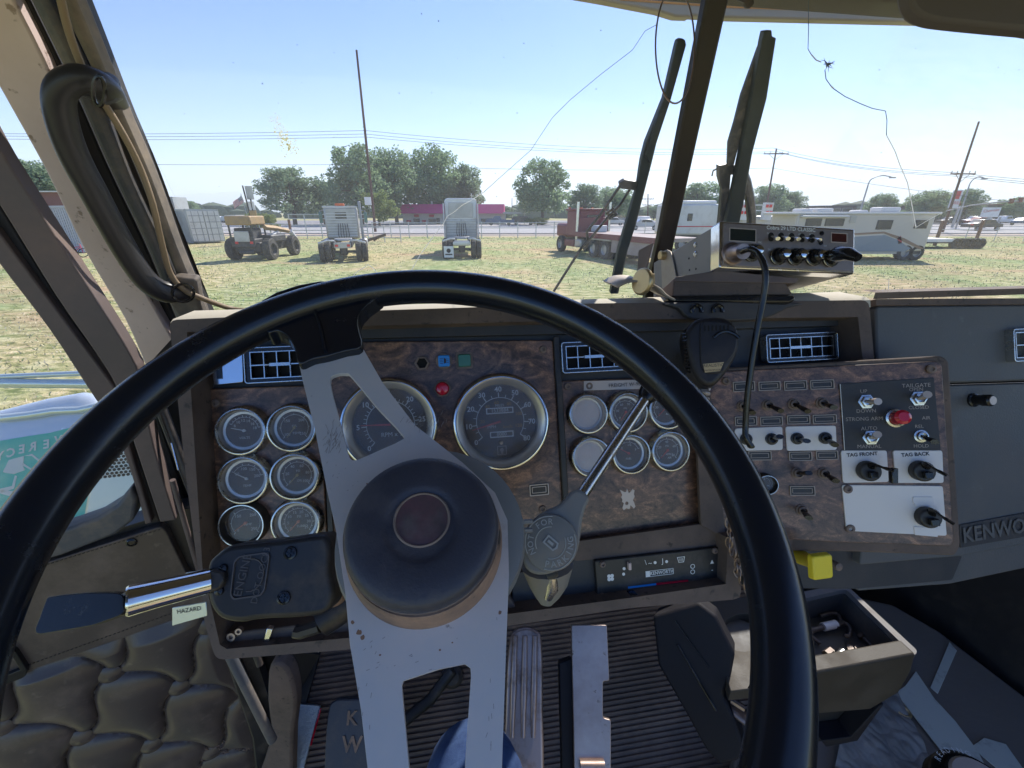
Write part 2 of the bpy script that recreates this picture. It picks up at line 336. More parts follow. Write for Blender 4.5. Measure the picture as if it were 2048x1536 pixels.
# dash top
e0=DP.hits([(338,640),(1742,600)]); a0=DP.p(*e0[0]); b0=DP.p(*e0[1]); zt=(a0.z+b0.z)/2
a0.z=b0.z=zt+.001
mb=MB(); pts=[]
for i in range(25):
    t=i/24; p=a0.lerp(b0,t); row=[]
    for k,(f,h) in enumerate(((-.003,-.012),(.001,-.002),(.008,.001),(.055,.001),(.12,-.020),(.20,-.050))): q=p+TF*f; q.z=zt+h; row.append(q)
    pts.append(row)
n6=6; mb.add([q for r_ in pts for q in r_],[(i*n6+k,(i+1)*n6+k,(i+1)*n6+k+1,i*n6+k+1) for i in range(24) for k in range(n6-1)])
mb.build('dash_top',M['top'],dash)
# wood panels
def panel(pts,w=.004,name='wood_panel',mt='wood',r=6,th=.006,bev=.0015,par=None,fr=None):
    fr=fr or D
    return MB().prism(fr,fr.hits(rpoly(pts,r),w),w-th,w).build(name,M[mt],par or dash,bevel=bev)
panel([(410,778),(640,770),(662,1250),(440,1290),(428,1100)])
panel([(648,684),(1106,680),(1131,1092),(1130,1215),(668,1262),(655,900)])
panel([(1122,762),(1384,752),(1402,1046),(1131,1084)])
panel([(378,664),(1716,634),(1719,650),(1106,668),(380,684)],.012,'upper_lip','dash',2,.02)
# dividers and trim strips
panel([(1107,672),(1120,672),(1143,1090),(1131,1092)],.010,'divider','blk')
panel([(640,770),(648,700),(655,900),(668,1100),(662,1230),(650,900)],.009,'divider','blk',2)
panel([(1386,700),(1412,700),(1452,1078),(1402,1050)],.022,'fuzzy_pillar','bezel')
panel([(1131,1086),(1402,1048),(1448,1075),(1446,1100),(1150,1122)],.018,'lower_trim','bezel',3)
panel([(1025,1150),(1150,1112),(1448,1088),(1452,1170),(1190,1208),(1025,1235)],.016,'lower_panel','dash',3)
# shelf in the lower-left of the recess
MB().prism(D,D.hits([(440,1296),(436,1268),(700,1240),(1020,1195),(1040,1228),(700,1284)],.03),-.002,.030).build('lower_shelf',M['bezel'],dash,bevel=.002)
for x,y,r in ((463,1273,.005),(478,1262,.004)): s=MB(); u,v=D.hit(x,y,.034); s.lathe(D.off(.030),u,v,[(r,0),(r,.006),(r*.5,.006),(r*.5,.003)],14); s.build('screw',M['steel'],dash)
u,v=D.hit(538,1268,.034); MB().box(D.off(.03).rot(R(-18),u,v).off(0),-.0035,.0035,-.009,.009,0,.008).build('latch_tab',M['chrome'],dash,bevel=.001)
def screw(x,y,w,r=.0055,fr=None,par=None,name='panel_screw'):
    fr=fr or D; u,v=fr.hit(x,y,w); m=MB(); m.lathe(fr,u,v,[(r,w),(r,w+.0015),(r*.8,w+.003),(r*.45,w+.0032),(r*.4,w+.001)],16); m.build(name,M['grime'],par or dash)
for x,y in ((433,806),(1086,699),(1135,773),(1178,772),(1367,900),(1085,1018)): screw(x,y,.004)
# gauges
def gauge(x,y,rpx,labels,na,style='s',nc='needle',lab=None,a0=222,a1=-42,rf=.70,dark=False,glare=False,fr=None,par=None,name='gauge',w0=.004,extra=None,off=0):
    fr=fr or D; par=par or dash; h=.015 if style=='s' else .022
    u,v=fr.hit(x,y,w0+h); ue,_=fr.hit(x+rpx,y,w0+h); r=abs(ue-u); f=fr.off(w0)
    m=MB()
    if style=='s': prof=[(r*1.06,0),(r*1.06,.004),(r*1.0,.006),(r,h-.001),(r*.97,h),(r*.92,h),(r*.89,h-.002),(r*.87,h-.004)]; cn=[(r*.87,h-.004),(r*.80,.0045),(rf*r,.004),(rf*r,.001)]
    else: prof=[(r*1.03,0),(r*1.03,.006),(r,.010),(r,h-.002),(r*.97,h),(r*.94,h),(r*.93,h-.002)]; cn=[(r*.93,h-.002),(r*.90,h-.003),(r*.82,h-.012),(rf*r,.005),(rf*r,.001)]
    m.lathe(f,u,v,prof,56,cap=False); g=m.build(name,M['blk'] if dark else M['chrome' if style!='s' else 'chromed'],par,ang=50)
    MB().lathe(f,u,v,cn,56,cap=False).build('bezel_cone',M['blk'] if dark else M['cone'],g,ang=50)
    if dark: MB().lathe(f,u,v,[(r*.93,h-.001),(r*.95,h+.001),(r*.99,h+.001),(r,h-.001)],48,cap=False).build('rim_ring',M['chromed'],g)
    MB().lathe(f,u,v,[(rf*r,.0020),(0,.0021)],40).build('dial',M['glaredial' if glare else 'face'],g)
    q=MB(); R0=rf*r; wt=.0026
    def tick(a,ra,rb,th): 
        F=f.rot(R(a),u,v); q.box(F,R0*ra,R0*rb,-th,th,.0022,wt)
    big=style!='s'; n=len(labels)
    if big:
        rr=[ (u+R0*.66*math.cos(R(a0+(a1-a0)*k/60)),v+R0*.66*math.sin(R(a0+(a1-a0)*k/60))) for k in range(61)]
        q.tube([f.p(a,b,.0024) for a,b in rr],R0*.012,4)
        for k in range((n-1)*(5 if extra=='t' else 2)+1):
            a=a0+(a1-a0)*k/((n-1)*(5 if extra=='t' else 2)); mj=k%(5 if extra=='t' else 2)==0; tick(a,.66,.80 if mj else .75,R0*(.013 if mj else .009))
        for k,t in enumerate(labels):
            a=R(a0+(a1-a0)*k/(n-1)); q.text(f,u+R0*.885*math.cos(a),v+R0*.885*math.sin(a),t,R0*.20,wt,bold=.02)
    else:
        rr=[(u+R0*.80*math.cos(R(a0+(a1-a0)*k/40)),v+R0*.80*math.sin(R(a0+(a1-a0)*k/40))) for k in range(41)]
        q.tube([f.p(a,b,.0024) for a,b in rr],R0*.015,4)
        for k in range((n-1)*2+1): tick(a0+(a1-a0)*k/((n-1)*2),.80,.92 if k%2==0 else .87,R0*.016)
        for k,t in enumerate(labels):
            a=R(a0+(a1-a0)*k/(n-1)); q.text(f,u+R0*.60*math.cos(a),v+R0*.60*math.sin(a),t,R0*.24,wt)
    if lab: 
        for k,(t,dx,dy,sz) in enumerate(lab): q.text(f,u+R0*dx,v+R0*dy,t,R0*sz,wt)
    q.build('dial_markings',M['white'],g)
    if extra=='v':
        c=MB()
        for t,dx,dy in (('20',-.5,.02),('40',-.34,.42),('60',-.08,.52),('80',.27,.47),('100',.52,.18),('120',.5,-.15),('km/h',.2,-.16)): c.text(f,u+R0*dx,v+R0*dy,t,R0*.13,wt)
        c.build('amber_scale',M['amber'],g)
        for (dx,dy,ww,hh,t) in ((0,.30,.38,.085,'1533884'),(.02,-.36,.33,.085,'0000')):
            c=MB(); c.prism(f,rrect(u+R0*(dx-ww),u+R0*(dx+ww),v+R0*(dy-hh),v+R0*(dy+hh),R0*.01),.0022,.0028,holes=[rrect(u+R0*(dx-ww+.03),u+R0*(dx+ww-.03),v+R0*(dy-hh+.03),v+R0*(dy+hh-.03),R0*.008)])
            c.text(f,u+R0*dx,v+R0*dy,t,R0*.14,.0026); c.build('odometer',M['white'],g)
        c=MB(); c.prism(f,rrect(u-R0*.13,u+R0*.13,v-R0*.93,v-R0*.68,R0*.01),.0022,.0028,holes=[rrect(u-R0*.11,u+R0*.11,v-R0*.91,v-R0*.70,R0*.01)])
        c.lathe(f,u,v-R0*.79,[(R0*.05,.002),(R0*.05,.003)],12); c.box(f,u-R0*.03,u+R0*.03,v-R0*.9,v-R0*.8,.0022,.0028); c.lathe(f,u-R0*.02,v-R0*.58,[(R0*.05,.002),(R0*.05,.009),(R0*.03,.01)],14); c.build('trip_knob',M['paint'],g)
    if na is not None:
        F=f.rot(R(na),u,v-(R0*.0 if not off else R0*off)); c=MB(); L=R0*(.92 if not off else .75)
        c.prism(F,[(-R0*.12,-R0*.035),(-R0*.12,R0*.035),(L*.8,R0*.018),(L*.8,-R0*.018)],.0032,.0040) if not big else c.prism(F,[(0,-R0*.030),(0,R0*.030),(L*.88,R0*.010),(L*.88,-R0*.010)],.0034,.0042)
        if not big: c.lathe(F,0,0,[(R0*.09,.003),(R0*.09,.0045)],14)
        c.build('needle',M[nc],g)
    MB().lathe(f,u,v,[(r*.84,.0075),(0,.0076)],40,cap=False).build('lens',M['lens'],g)
    return g
PS=['0','20','40','60','80','100']
gauge(479,863,52,['8','10','12','14','16','18'],165,nc='white',lab=[('VOLTS',0,-.45,.2)],a0=150,a1=10)
gauge(582,857,50,['100','150','200','250'],232,nc='yneedle',lab=[('OIL',0,.1,.2),('TEMP',.1,-.35,.2)])
gauge(484,961,52,['50','100','150','200'],150,nc='white',lab=[('TEMP',0,-.45,.2)],a0=150,a1=10)
gauge(588,954,50,PS,225,nc='yneedle',lab=[('PSI',.05,.25,.2),('OIL',.1,-.35,.2)])
gauge(482,1052,46,['0','150','200','250'],214,nc='redneedle',lab=[('TEMP',.1,-.1,.2)],dark=True,rf=.80)
gauge(590,1049,50,['0','5','10','15','20','25','30','35'],225,nc='redneedle',lab=[('PSI',.05,.3,.2),('TURBO',.2,-.3,.2)])
gauge(1178,828,38.5,['60','100','140'],None,lab=[],glare=True,rf=.72)
gauge(1184,915,38.5,['60','100','140'],None,lab=[],glare=True,rf=.72)
gauge(1258,825,38.5,['0','30','60','90','120','150'],236,nc='red',lab=[('PSI',.0,.25,.2),('AIR',.2,-.4,.2)])
gauge(1338,818,38.5,['0','30','60','90','120','150'],222,nc='red',lab=[('PSI',.0,.25,.2),('AIR',.2,-.4,.2)])
gauge(1264,909,38,['E','1/2','F'],150,nc='red',lab=[('FUEL',0,-.4,.2)],a0=140,a1=20)
gauge(1343,903,38,['0','20','40','60','80'],224,nc='red',lab=[('PSI',.0,.3,.2),('APPLY',.15,-.3,.2),('AIR',.15,-.55,.2)])
gauge(1004,845,95,['0','10','20','30','40','50','60','70','80'],194,'b','red',[('MILES',0,.44,.1),('MPH',-.25,-.14,.12)],a0=218,a1=-36,rf=.77,extra='v')
gauge(777,852,97,['0','5','10','15','20','25','30'],178,'b','red',[('RPM x 100',.1,-.28,.17)],a0=226,a1=-38,rf=.77,extra='t')
# warning lights on the centre panel
def hexlens(x,y,rpx,col,name,sq=False,ring=True,hole=False):
    u,v=D.hit(x,y,.008); r=abs(D.hit(x+rpx,y,.008)[0]-u); m=MB()
    if sq: m.prism(D,rrect(u-r*1.35,u+r*1.35,v-r*1.35,v+r*1.35,r*.4),.004,.007,holes=[rrect(u-r,u+r,v-r,v+r,r*.15)])
    else: m.lathe(D,u,v,[(r*1.45,.004),(r*1.45,.008),(r*1.2,.0095),(r,.009),(r,.004)],6 if name!='blue_indicator' else 24,cap=False)
    g=m.build(name,M['grime'],dash,bevel=.0006)
    c=MB()
    if hole: c.lathe(D,u,v,[(r,.0045),(0,.0046)],24); c.build('socket_hole',M['hole'],g)
    elif sq or name=='blue_indicator': c.prism(D,rrect(u-r,u+r,v-r,v+r,r*.25),.004,.0115); c.build('lens',M[col],g,bevel=.0012)
    else: c.lathe(D,u,v,[(r*1.05,.006),(r*1.05,.013),(r*.85,.016),(r*.5,.017),(0,.0172)],20); c.build('lens',M[col],g)
    return g,u,v,r
hexlens(844,726,11,'hole','indicator_socket',hole=True)
g,u,v,r=hexlens(888,722,11.5,'blue','blue_indicator'); m=MB()
for k in range(4): m.box(D,u-r*.7,u-r*.15,v+r*(.45-.3*k)-.0003,v+r*(.45-.3*k)+.0003,.0116,.012)
m.prism(D,[(u,v-r*.5),(u,v+r*.5),(u+r*.35,v+r*.35),(u+r*.35,v-r*.35)],.0116,.012,holes=[]); 
for k in range(3): m.box(D,u+r*.4,u+r*.8,v+r*(.3-.3*k)-.0003,v+r*(.3-.3*k)+.0003,.0116,.012)
m.build('headlamp_symbol',M['ink'],g)
hexlens(929,721,12.5,'green','green_indicator',sq=True)
hexlens(885,777,13,'redlens','red_warning_lamp')
def legend(x,y,w,h,fr=None,par=None,mt='paint',lvl=.004,name='legend_plate'):
    fr=fr or D; u,v=fr.hit(x,y,lvl); s_=abs(fr.hit(x+10,y,lvl)[0]-u)/10; a,b=w*s_/2,h*s_/2; t=s_*1.6
    m=MB(); m.prism(fr,rrect(u-a,u+a,v-b,v+b,t),lvl-.001,lvl+.0022,holes=[rrect(u-a+t,u+a-t,v-b+t,v+b-t,t*.6)]); m.prism(fr,rrect(u-a+3*t,u+a-3*t,v-b+3*t,v+b-3*t,t*.6),lvl-.001,lvl+.0016,holes=[rrect(u-a+3.7*t,u+a-3.7*t,v-b+3.7*t,v+b-3.7*t,t*.4)])
    g=m.build(name,M[mt],par or dash); MB().box(fr,u-a+t,u+a-t,v-b+t,v+b-t,lvl-.001,lvl+.0008).build('insert',M['blk'],g); return g
legend(1078,979,38,22,mt='sil')
# label strip above the right gauges
g=panel([(1168,762),(1400,757),(1402,775),(1168,781)],.0060,'label_strip','sil',1)
u,v=D.hit(1262,769,.0066); MB().text(D,u,v,'FREIGHT W-900 B 22',.0075,.0068).build('stamped_text',M['blk'],g)
# worn sticker remnant
random.seed(3); cc=D.hit(1257,998,.0045); pr=[]
for k in range(26):
    a=2*math.pi*k/26; rr=.011+random.uniform(-.0035,.0035); sc=max(abs(math.cos(a)),abs(math.sin(a))); pr.append((cc[0]+rr*math.cos(a)/sc*.85,cc[1]+rr*math.sin(a)/sc*1.15))
MB().prism(D,pr,.0040,.0047,holes=[circ(cc[0]-.003,cc[1]-.006,.0028,7)]).build('sticker_remnant',M['sil'],dash)
# air vents
def vent(x0,x1,y0,y1,cols,fr=None,par=None,lvl=.004,sk=0):
    fr=fr or D; par=par or dash; q=fr.hits([(x0,y0),(x1,y0+sk),(x1+1,y1+sk),(x0+1,y1)],lvl+.012); us=[p[0] for p in q]; vs_=[p[1] for p in q]; u0,u1,v0,v1=(us[0]+us[3])/2,(us[1]+us[2])/2,(vs_[2]+vs_[3])/2,(vs_[0]+vs_[1])/2
    m=MB(); t=.004; m.prism(fr,rrect(u0,u1,v0,v1,.004),lvl-.002,lvl+.012,holes=[rrect(u0+.0015,u1-.0015,v0+.0015,v1-.0015,.003)])
    g=m.build('air_vent',M['chromed'],par,bevel=.0005)
    MB().prism(fr,rrect(u0+.0015,u1-.0015,v0+.0015,v1-.0015,.003),lvl-.002,lvl+.010,holes=[rrect(u0+t*1.6,u1-t*1.6,v0+t*1.3,v1-t*1.3,.001)]).build('vent_housing',M['blk2'],g)
    a,b,c,d=u0+t*1.7,u1-t*1.7,v0+t*1.4,v1-t*1.4
    MB().box(fr,a,b,c,d,lvl-.003,lvl-.001).build('vent_cavity',M['hole'],g)
    m=MB(); m.prism(fr,[(a,c),(b,c),(b,d),(a,d)],lvl+.007,lvl+.010,holes=[[(a+.0012,c+.0012),(b-.0012,c+.0012),(b-.0012,d-.0012),(a+.0012,d-.0012)]])
    for k in range(1,cols): uu=a+(b-a)*k/cols; m.box(fr,uu-.0006,uu+.0006,c,d,lvl,lvl+.008)
    m.box(fr,a,b,(c+d)/2-.0007,(c+d)/2+.0007,lvl+.006,lvl+.0105); m.box(fr,a+(b-a)*.3,a+(b-a)*.62,(c+d)/2-.002,(c+d)/2+.002,lvl+.007,lvl+.012)
    m.build('vent_louvres',M['chromed'],g)
vent(486,640,692,764,5); vent(1123,1262,683,745,5,sk=-3); vent(1533,1677,668,724,6,sk=-4)
g=panel([(420,706),(484,690),(486,764),(428,770)],.014,'vent_side_plate','chrome',3); 
MB().box(D,*[D.hit(428,0+730,.02)[0],D.hit(438,730,.02)[0]],D.hit(430,758,.02)[1],D.hit(430,715,.02)[1],.014,.0155).build('slot',M['blk2'],g)
# climate control plate
cl=panel([(1190,1122),(1440,1094),(1446,1166),(1196,1208)],.024,'climate_panel','blk',4,.012)
for x,y in ((1205,1128),(1204,1192),(1429,1101)): screw(x,y,.024,.0045,par=cl,name='screw')
CL=D.off(.0243).rot(-.0) ; sl_=math.atan2(D.hit(1440,1094,.024)[1]-D.hit(1190,1122,.024)[1],D.hit(1440,1094,.024)[0]-D.hit(1190,1122,.024)[0])
def clp(x,y): return CL.hit(x,y)
m=MB(); u,v=clp(1319,1145); L_=.044
FC=CL.rot(sl_,u,v); m.prism(FC,[(-.021,-.0042),(.021,-.0042),(.021,.0042),(-.021,.0042)],0,.0006,holes=[[(-.0145,-.0036),(.0205,-.0036),(.0205,.0036),(-.0145,.0036)]]); m.text(FC,.0033,0,'KENWORTH',.0070,.0006,bold=.015,sx=.88)
for k in range(4): a=R(45+90*k); uu,vv=clp(1221,1155); m.lathe(CL,uu+.0032*math.cos(a),vv+.0032*math.sin(a),[(.0026,0),(.0026,.0005)],10)
for x,y in ((1248,1137),(1247,1148),(1310,1125),(1333,1123)): uu,vv=clp(x,y); m.lathe(CL,uu,vv,[(.0022,0),(.0022,.0005)],10)
for x,y,t in ((1291,1125,'\\'),(1300,1126,'~'),(1325,1122,'J'),(1385,1133,'O'),(1385,1144,'O'),(1424,1125,'^'),(1424,1139,'-')): uu,vv=clp(x,y); m.text(CL,uu,vv,t,.010,.0005)
uu,vv=clp(1362,1119); m.prism(CL,[(uu-.006,vv+.004),(uu+.006,vv+.004),(uu+.004,vv-.004),(uu-.004,vv-.004)],0,.0005,holes=[[(uu-.0048,vv+.0032),(uu+.0048,vv+.0032),(uu+.0034,vv-.0032),(uu-.0034,vv-.0032)]])
for k in (-1,0,1): m.box(CL,uu+k*.002-.0003,uu+k*.002+.0003,vv-.002,vv+.002,0,.0006)
m.prism(CL,[(clp(1424,1125)[0]-.003,clp(1424,1127)[1]),(clp(1424,1125)[0]+.003,clp(1424,1127)[1]),(clp(1424,1125)[0],clp(1424,1127)[1]+.005)],0,.0005)
m.build('printed_symbols',M['white'],cl)
for (x0,y0,x1,y1,c,nm) in ((1256,1175,1312,1168,'blue','cold_stripe'),(1312,1168,1376,1161,'redlens','hot_stripe')):
    a,b=clp(x0,y0),clp(x1,y1); t=.0014; MB().prism(CL,[(a[0],a[1]-t),(b[0],b[1]-t),(b[0],b[1]+t),(a[0],a[1]+t)],0,.0006).build(nm,M[c],cl)
a,b=clp(1262,1190),clp(1376,1174); m=MB(); m.tube([CL.p(*a,.0),CL.p(*b,.0)],.0022,6); m.build('slider_slot',M['hole'],cl)
u,v=D.hit(1266,1198,.035); MB().prism(D,rrect(u-.007,u+.007,v-.008,v+.008,.003),.024,.042).build('slider_knob',M['blk2'],cl,bevel=.002)
u,v=CL.hit(1257,1130); MB().prism(CL,rrect(u-.002,u+.002,v-.005,v+.005,.001),0,.006).build('slider_tab',M['pink'],cl,bevel=.0006)
# small side bits: glint rod at far left of cluster
MB().tube([at(343,886,.60),at(357,940,.60)],.0012,6).build('thin_rod',M['chrome'],dash)
# ---------------------------------------------------------------- passenger dash
PD=D.off(-.005); pd=thing('passenger_dashboard','slate grey textured dashboard with maker lettering right of the switch panel','dashboard',PD.p(.6,-.2,0))
def pp(pts,w,nm,mt='pass_',th=.05,r=5,bev=.003): return MB().prism(PD,PD.hits(rpoly(pts,r),w),w-th,w).build(nm,M[mt],pd,bevel=bev)
pp([(1752,612),(2400,606),(2400,750),(1900,766),(1756,768)],.030,'upper_pad',r=8)
pp([(1760,772),(1900,771),(2400,756),(2400,1020),(1925,1112),(1720,1130)],.024,'glovebox_face')
pp([(1752,598),(2400,594),(2400,606),(1752,611)],.034,'grey_top_edge','bezel',.04,2)
a0=PD.p(*PD.hit(1746,599,.034),.034); b0=PD.p(*PD.hit(2400,594,.034),.034); a0.z=b0.z=zt+.006
MB().add([a0,b0,b0+TF*.022,a0+TF*.022,a0-UP*.01,b0-UP*.01],[(0,1,2,3),(0,4,5,1)]).build('pad_top',M['bezel'],pd)
pp([(1920,1050),(2400,960),(2400,1012),(1922,1096)],.0262,'name_plate_recess','dash',.004,2,.001)
k0=PD.hit(1923,1088,.027); k1=PD.hit(2048,1066,.027); sa=math.atan2(k1[1]-k0[1],k1[0]-k0[0]); FK=PD.off(.026).rot(sa,*k0)
MB().text(FK,.002,.012,'KENWORTH',.034,.0022,al='LEFT',sx=.95,bold=.02).build('embossed_name',M['pass_'],pd)
vent(2028,2190,655,720,6,fr=PD,par=pd,lvl=.030,sk=-2)
pp([(1480,1100),(1760,1092),(1925,1112),(1905,1160),(1712,1178),(1490,1176)],.010,'under_panel','dash',.04,4)
pp([(1712,1118),(1925,1100),(2400,1018),(2400,1062),(1900,1168),(1716,1182)],.004,'lower_valance','pass_',.03,4)
u,v=PD.hit(1948,800,.026); P2=PD.off(.024); m=MB(); m.lathe(P2,u,v,[(.011,0),(.011,.003),(.0085,.004),(.008,.012),(.0092,.014),(.0092,.024),(.0075,.026),(.0,.026)],24); kb=m.build('pull_knob',M['blk2'],pd); MB().lathe(P2,u,v,[(.0066,.026),(.0066,.0268),(0,.0269)],20).build('knob_cap',M['sil'],kb)
# ---------------------------------------------------------------- yellow brake knob
u,v=D.hit(1600,1118,.0); yk=thing('parking_brake_control','square yellow pull knob under the switch panel','knob',D.p(u,v,.01)); F_=Fr(at(1598,1112,.62),TU,DU)
a=at(1600,1113,.625); b=at(1640,1132,.555); ax=(b-a).normalized(); m=MB(); m.tube([a,a.lerp(b,.5),b],[.011,.0085,.012],12); m.build('stem',M['yellow'],yk)
F_=Fr(b,TU,DU); m=MB(); m.prism(F_,rrect(-.0155,.0155,-.0165,.0165,.004),-.004,.005,taper=.92); m.build('button',M['yellow'],yk,bevel=.0018,seg=3)
m=MB(); u,v=D.hit(1674,1132,.02); m.lathe(D,u,v,[(.006,.01),(.006,.024),(.003,.026)],12); m.build('valve_nut',M['grime'],yk)
# ================================================================ STEERING
cc=(-.0634,-.0925,-.2885); ny,npi=.1023,.648
nc=V((math.sin(ny)*math.cos(npi),math.sin(npi),math.cos(ny)*math.cos(npi)))
tw=lambda a:CR_*a[0]+CU_*a[1]-CF_*a[2]
WN=tw(nc); WU=V((0,1,0)); ucam=V((0,1,0)).cross(nc).normalized(); vcam=nc.cross(ucam)
WF=Fr(CAM+tw(cc),tw(ucam),tw(vcam)); WR=.24
sw=thing('steering_wheel','large two-spoke steering wheel with black rim and grey metal spoke plate','steering wheel',WF.p(0,0,-.05))
m=MB(); m.tube([WF.p(WR*math.cos(2*math.pi*k/160),WR*math.sin(2*math.pi*k/160)) for k in range(160)],.0168,24,closed=True,up=WF.N)
m.build('rim',M['wheel'],sw)
pl=[(597,722),(605,760),(630,860),(655,985),(672,1060),(690,1180),(700,1290),(722,1420),(740,1580),(760,1760),(1000,1760),(1004,1536),(1012,1300),(1018,1150),(1015,1040),(990,985),(925,925),(830,850),(765,765),(722,690)]
h1=spl([(660,765),(671,749),(692,747),(704,754),(752,812),(804,868),(801,881),(760,900),(713,920),(699,915),(693,895),(680,844)],3,True)
h2=[(803,1372),(806,1362),(880,1338),(930,1328),(941,1336),(942,1352),(932,1500),(920,1700),(836,1700),(818,1536)]
WP=WF.off(-.004)
m=MB(); m.prism(WF,WP.hits(pl),-.008,-.004,holes=[WP.hits([(p[0],p[1]) for p in h1]),WP.hits(h2)]); m.build('spoke_plate',M['alu'],sw,bevel=.0009)
bo=[(530,662),(552,660),(574,672),(588,696),(597,728),(625,718),(655,712),(690,702),(724,692),(716,650),(718,628),(735,608),(760,580),(640,560),(520,600)]
m=MB(); m.prism(WF,WF.hits(spl(bo,3,True),.004),-.014,.004,taper=.985); m.build('spoke_boss',M['wheel'],sw,bevel=.004,seg=3)
m=MB(); m.tube([WF.p(*WF.hit(x,y,.006),.005) for x,y in ((622,600),(640,650),(650,700))],.0015,6); m.build('boss_seam',M['wheel'],sw)
random.seed(31); m=MB(); WQ=WF.off(-.0040)
def scuffs(cx,cy,n,sx,sy,ln,ang,wd=.00022):
    for k in range(n):
        x,y=random.gauss(cx,sx),random.gauss(cy,sy); u,v=WQ.hit(x,y); F=WQ.rot(R(random.gauss(ang,14)),u,v); l=ln*random.uniform(.3,1.2); m.box(F,-l,l,-wd,wd,.0000,.00012)
scuffs(668,880,46,12,16,.0030,82,.00012); scuffs(850,845,46,20,9,.0028,72,.00012); scuffs(690,960,12,20,25,.0008,60,.00012); scuffs(790,1320,14,60,30,.0008,30,.00012); scuffs(980,1420,8,10,60,.0012,85,.00012); scuffs(730,1440,8,8,50,.0012,85,.00012)
m.build('scuffing',M['scuff'],sw)
random.seed(12)
for (x,y,r) in ((650,712,10),(690,700,8),(618,722,9),(668,716,7),(740,975,5),(735,968,4),(718,1265,8),(726,1275,6),(705,1245,5),(1000,1225,6),(745,1000,3),(880,1300,3),(905,1285,2.5),(760,1310,3)):
    m=MB(); u,v=WQ.hit(x,y); rr=r*.00022; m.prism(WQ,[(u+rr*random.uniform(.6,1.3)*math.cos(a*.7),v+rr*random.uniform(.5,1.2)*math.sin(a*.7)) for a in range(9)],.0,.0001); m.build('grime_spot',M['rustst'],sw)
# hub
ht=.034; e=[WF.hit(x,y,ht) for x,y in ((690,1057),(998,1057))]; hr=(e[1][0]-e[0][0])/2*.985; hu,hv=WF.hit(843,1047,ht); hr*=1.035
m=MB(); m.lathe(WF.off(-.006),hu,hv,[(hr*.97,.022),(hr*1.0,.025),(hr*1.012,.0295),(hr*1.008,.0335),(hr*.985,.0365),(hr*.95,.0382),(hr*.88,.0395),(hr*.78,.0402),(hr*.66,.0404),(hr*.57,.0403),(hr*.52,.0401),(hr*.485,.0396),(hr*.455,.0388),(hr*.42,.0384),(hr*.38,.0383),(0,.0383)],72); m.build('horn_pad',M['cap'],sw)
m=MB(); m.lathe(WF,hu,hv,[(hr*1.013,.0225),(hr*1.022,.0232),(hr*1.018,.0245),(hr*1.008,.0245)],72,cap=False); m.build('pad_seam',M['grime'],sw)
m=MB(); m.lathe(WF,hu,hv+.003,[(hr*.36,.032),(hr*.37,.0332),(hr*.35,.0340),(hr*.335,.0330)],48,cap=False); m.build('emblem_ring',M['grime'],sw)
M['emblem']=mat('worn_emblem',(.07,.052,.05),.45,var=(60,(.13,.06,.065)),dust=(45,(.14,.11,.10),.5,.8)); m=MB(); m.lathe(WF,hu,hv+.003,[(hr*.34,.0327),(0,.0328)],40); m.build('emblem_disc',M['emblem'],sw)
m=MB(); m.lathe(WF,hu,hv,[(hr*1.10,-.004),(hr*1.09,.004),(hr*1.06,.013),(hr*1.05,.016),(hr*1.03,.018),(hr*1.0,.0175),(hr*.96,.017)],72,cap=False); m.build('hub_ring',M['capring'],sw)
m=MB()
for a in (250,262,288,296,330):
    F=WF.rot(R(a),hu,hv); m.box(F,hr*1.035,hr*1.062,-.005,.005,.002,.012)
m.build('clip_tab',M['grime'],sw,bevel=.001)
# steering column
stc=thing('steering_column','dusty grey steering column shroud behind the wheel hub','steering column',WF.p(0,0,-.3))
m=MB(); m.lathe(WF,hu+.002,hv+.012,[(.048,-.14),(.055,-.085),(.0655,-.05),(.068,-.028),(.066,-.020),(.060,-.018),(0,-.018)],48); m.build('shroud',M['shroud'],stc)
m=MB(); m.lathe(WF,hu,hv+.01,[(.030,-.75),(.032,-.3),(.040,-.12)],24); m.build('column_tube',M['blk'],stc)
m=MB(); u,v=WF.hit(1050,1050,-.03); 
for yy in (1045,1062): m.tube([at(1030,yy,.36),at(1064,yy-2,.365)],.0022,6)
m.build('bracket_wire',M['shroud'],stc)
# ---------------------------------------------------------------- turn signal switch
TS=camfr(540,1165,.335,yaw=R(6),tilt=R(-14)); ts=thing('turn_signal_switch','boxy black turn signal switch with embossed lettering and chrome lever left of the wheel hub','turn signal',TS.p(0,0,-.05))
hp=spl([(430,1110),(452,1094),(480,1088),(560,1080),(632,1070),(652,1073),(662,1095),(660,1140),(668,1180),(664,1205),(648,1228),(600,1236),(520,1240),(480,1246),(440,1238),(418,1210),(412,1170),(414,1130)],4,True)
hp=[(p[0],p[1]) for p in hp]
m=MB(); H=TS.hits(hp); m.prism(TS,H,-.035,.0); m.build('switch_housing',M['blk'],ts,bevel=.007,seg=4)
m=MB(); m.prism(TS,TS.hits([(x,y+10) for x,y in hp]),-.048,-.034,taper=.98); m.build('lower_housing',M['capring'],ts,bevel=.003)
m=MB(); lp=rpoly([(478,1112),(532,1104),(540,1110),(530,1180),(522,1192),(466,1200),(460,1190),(468,1122)],5); h_=TS.hits(lp,.001); cx=sum(a for a,b in h_)/len(h_); cy=sum(b for a,b in h_)/len(h_)
m.prism(TS,h_,.0,.0016,holes=[[(cx+(a-cx)*.93,cy+(b-cy)*.93) for a,b in h_]])
u,v=TS.hit(486,1150,.001); m.text(TS,u,v,'ENGINE',.0088,.0012,rot=R(82)); u,v=TS.hit(522,1150,.001); m.text(TS,u,v,'DOT OOC83',.0072,.0012,rot=R(82))
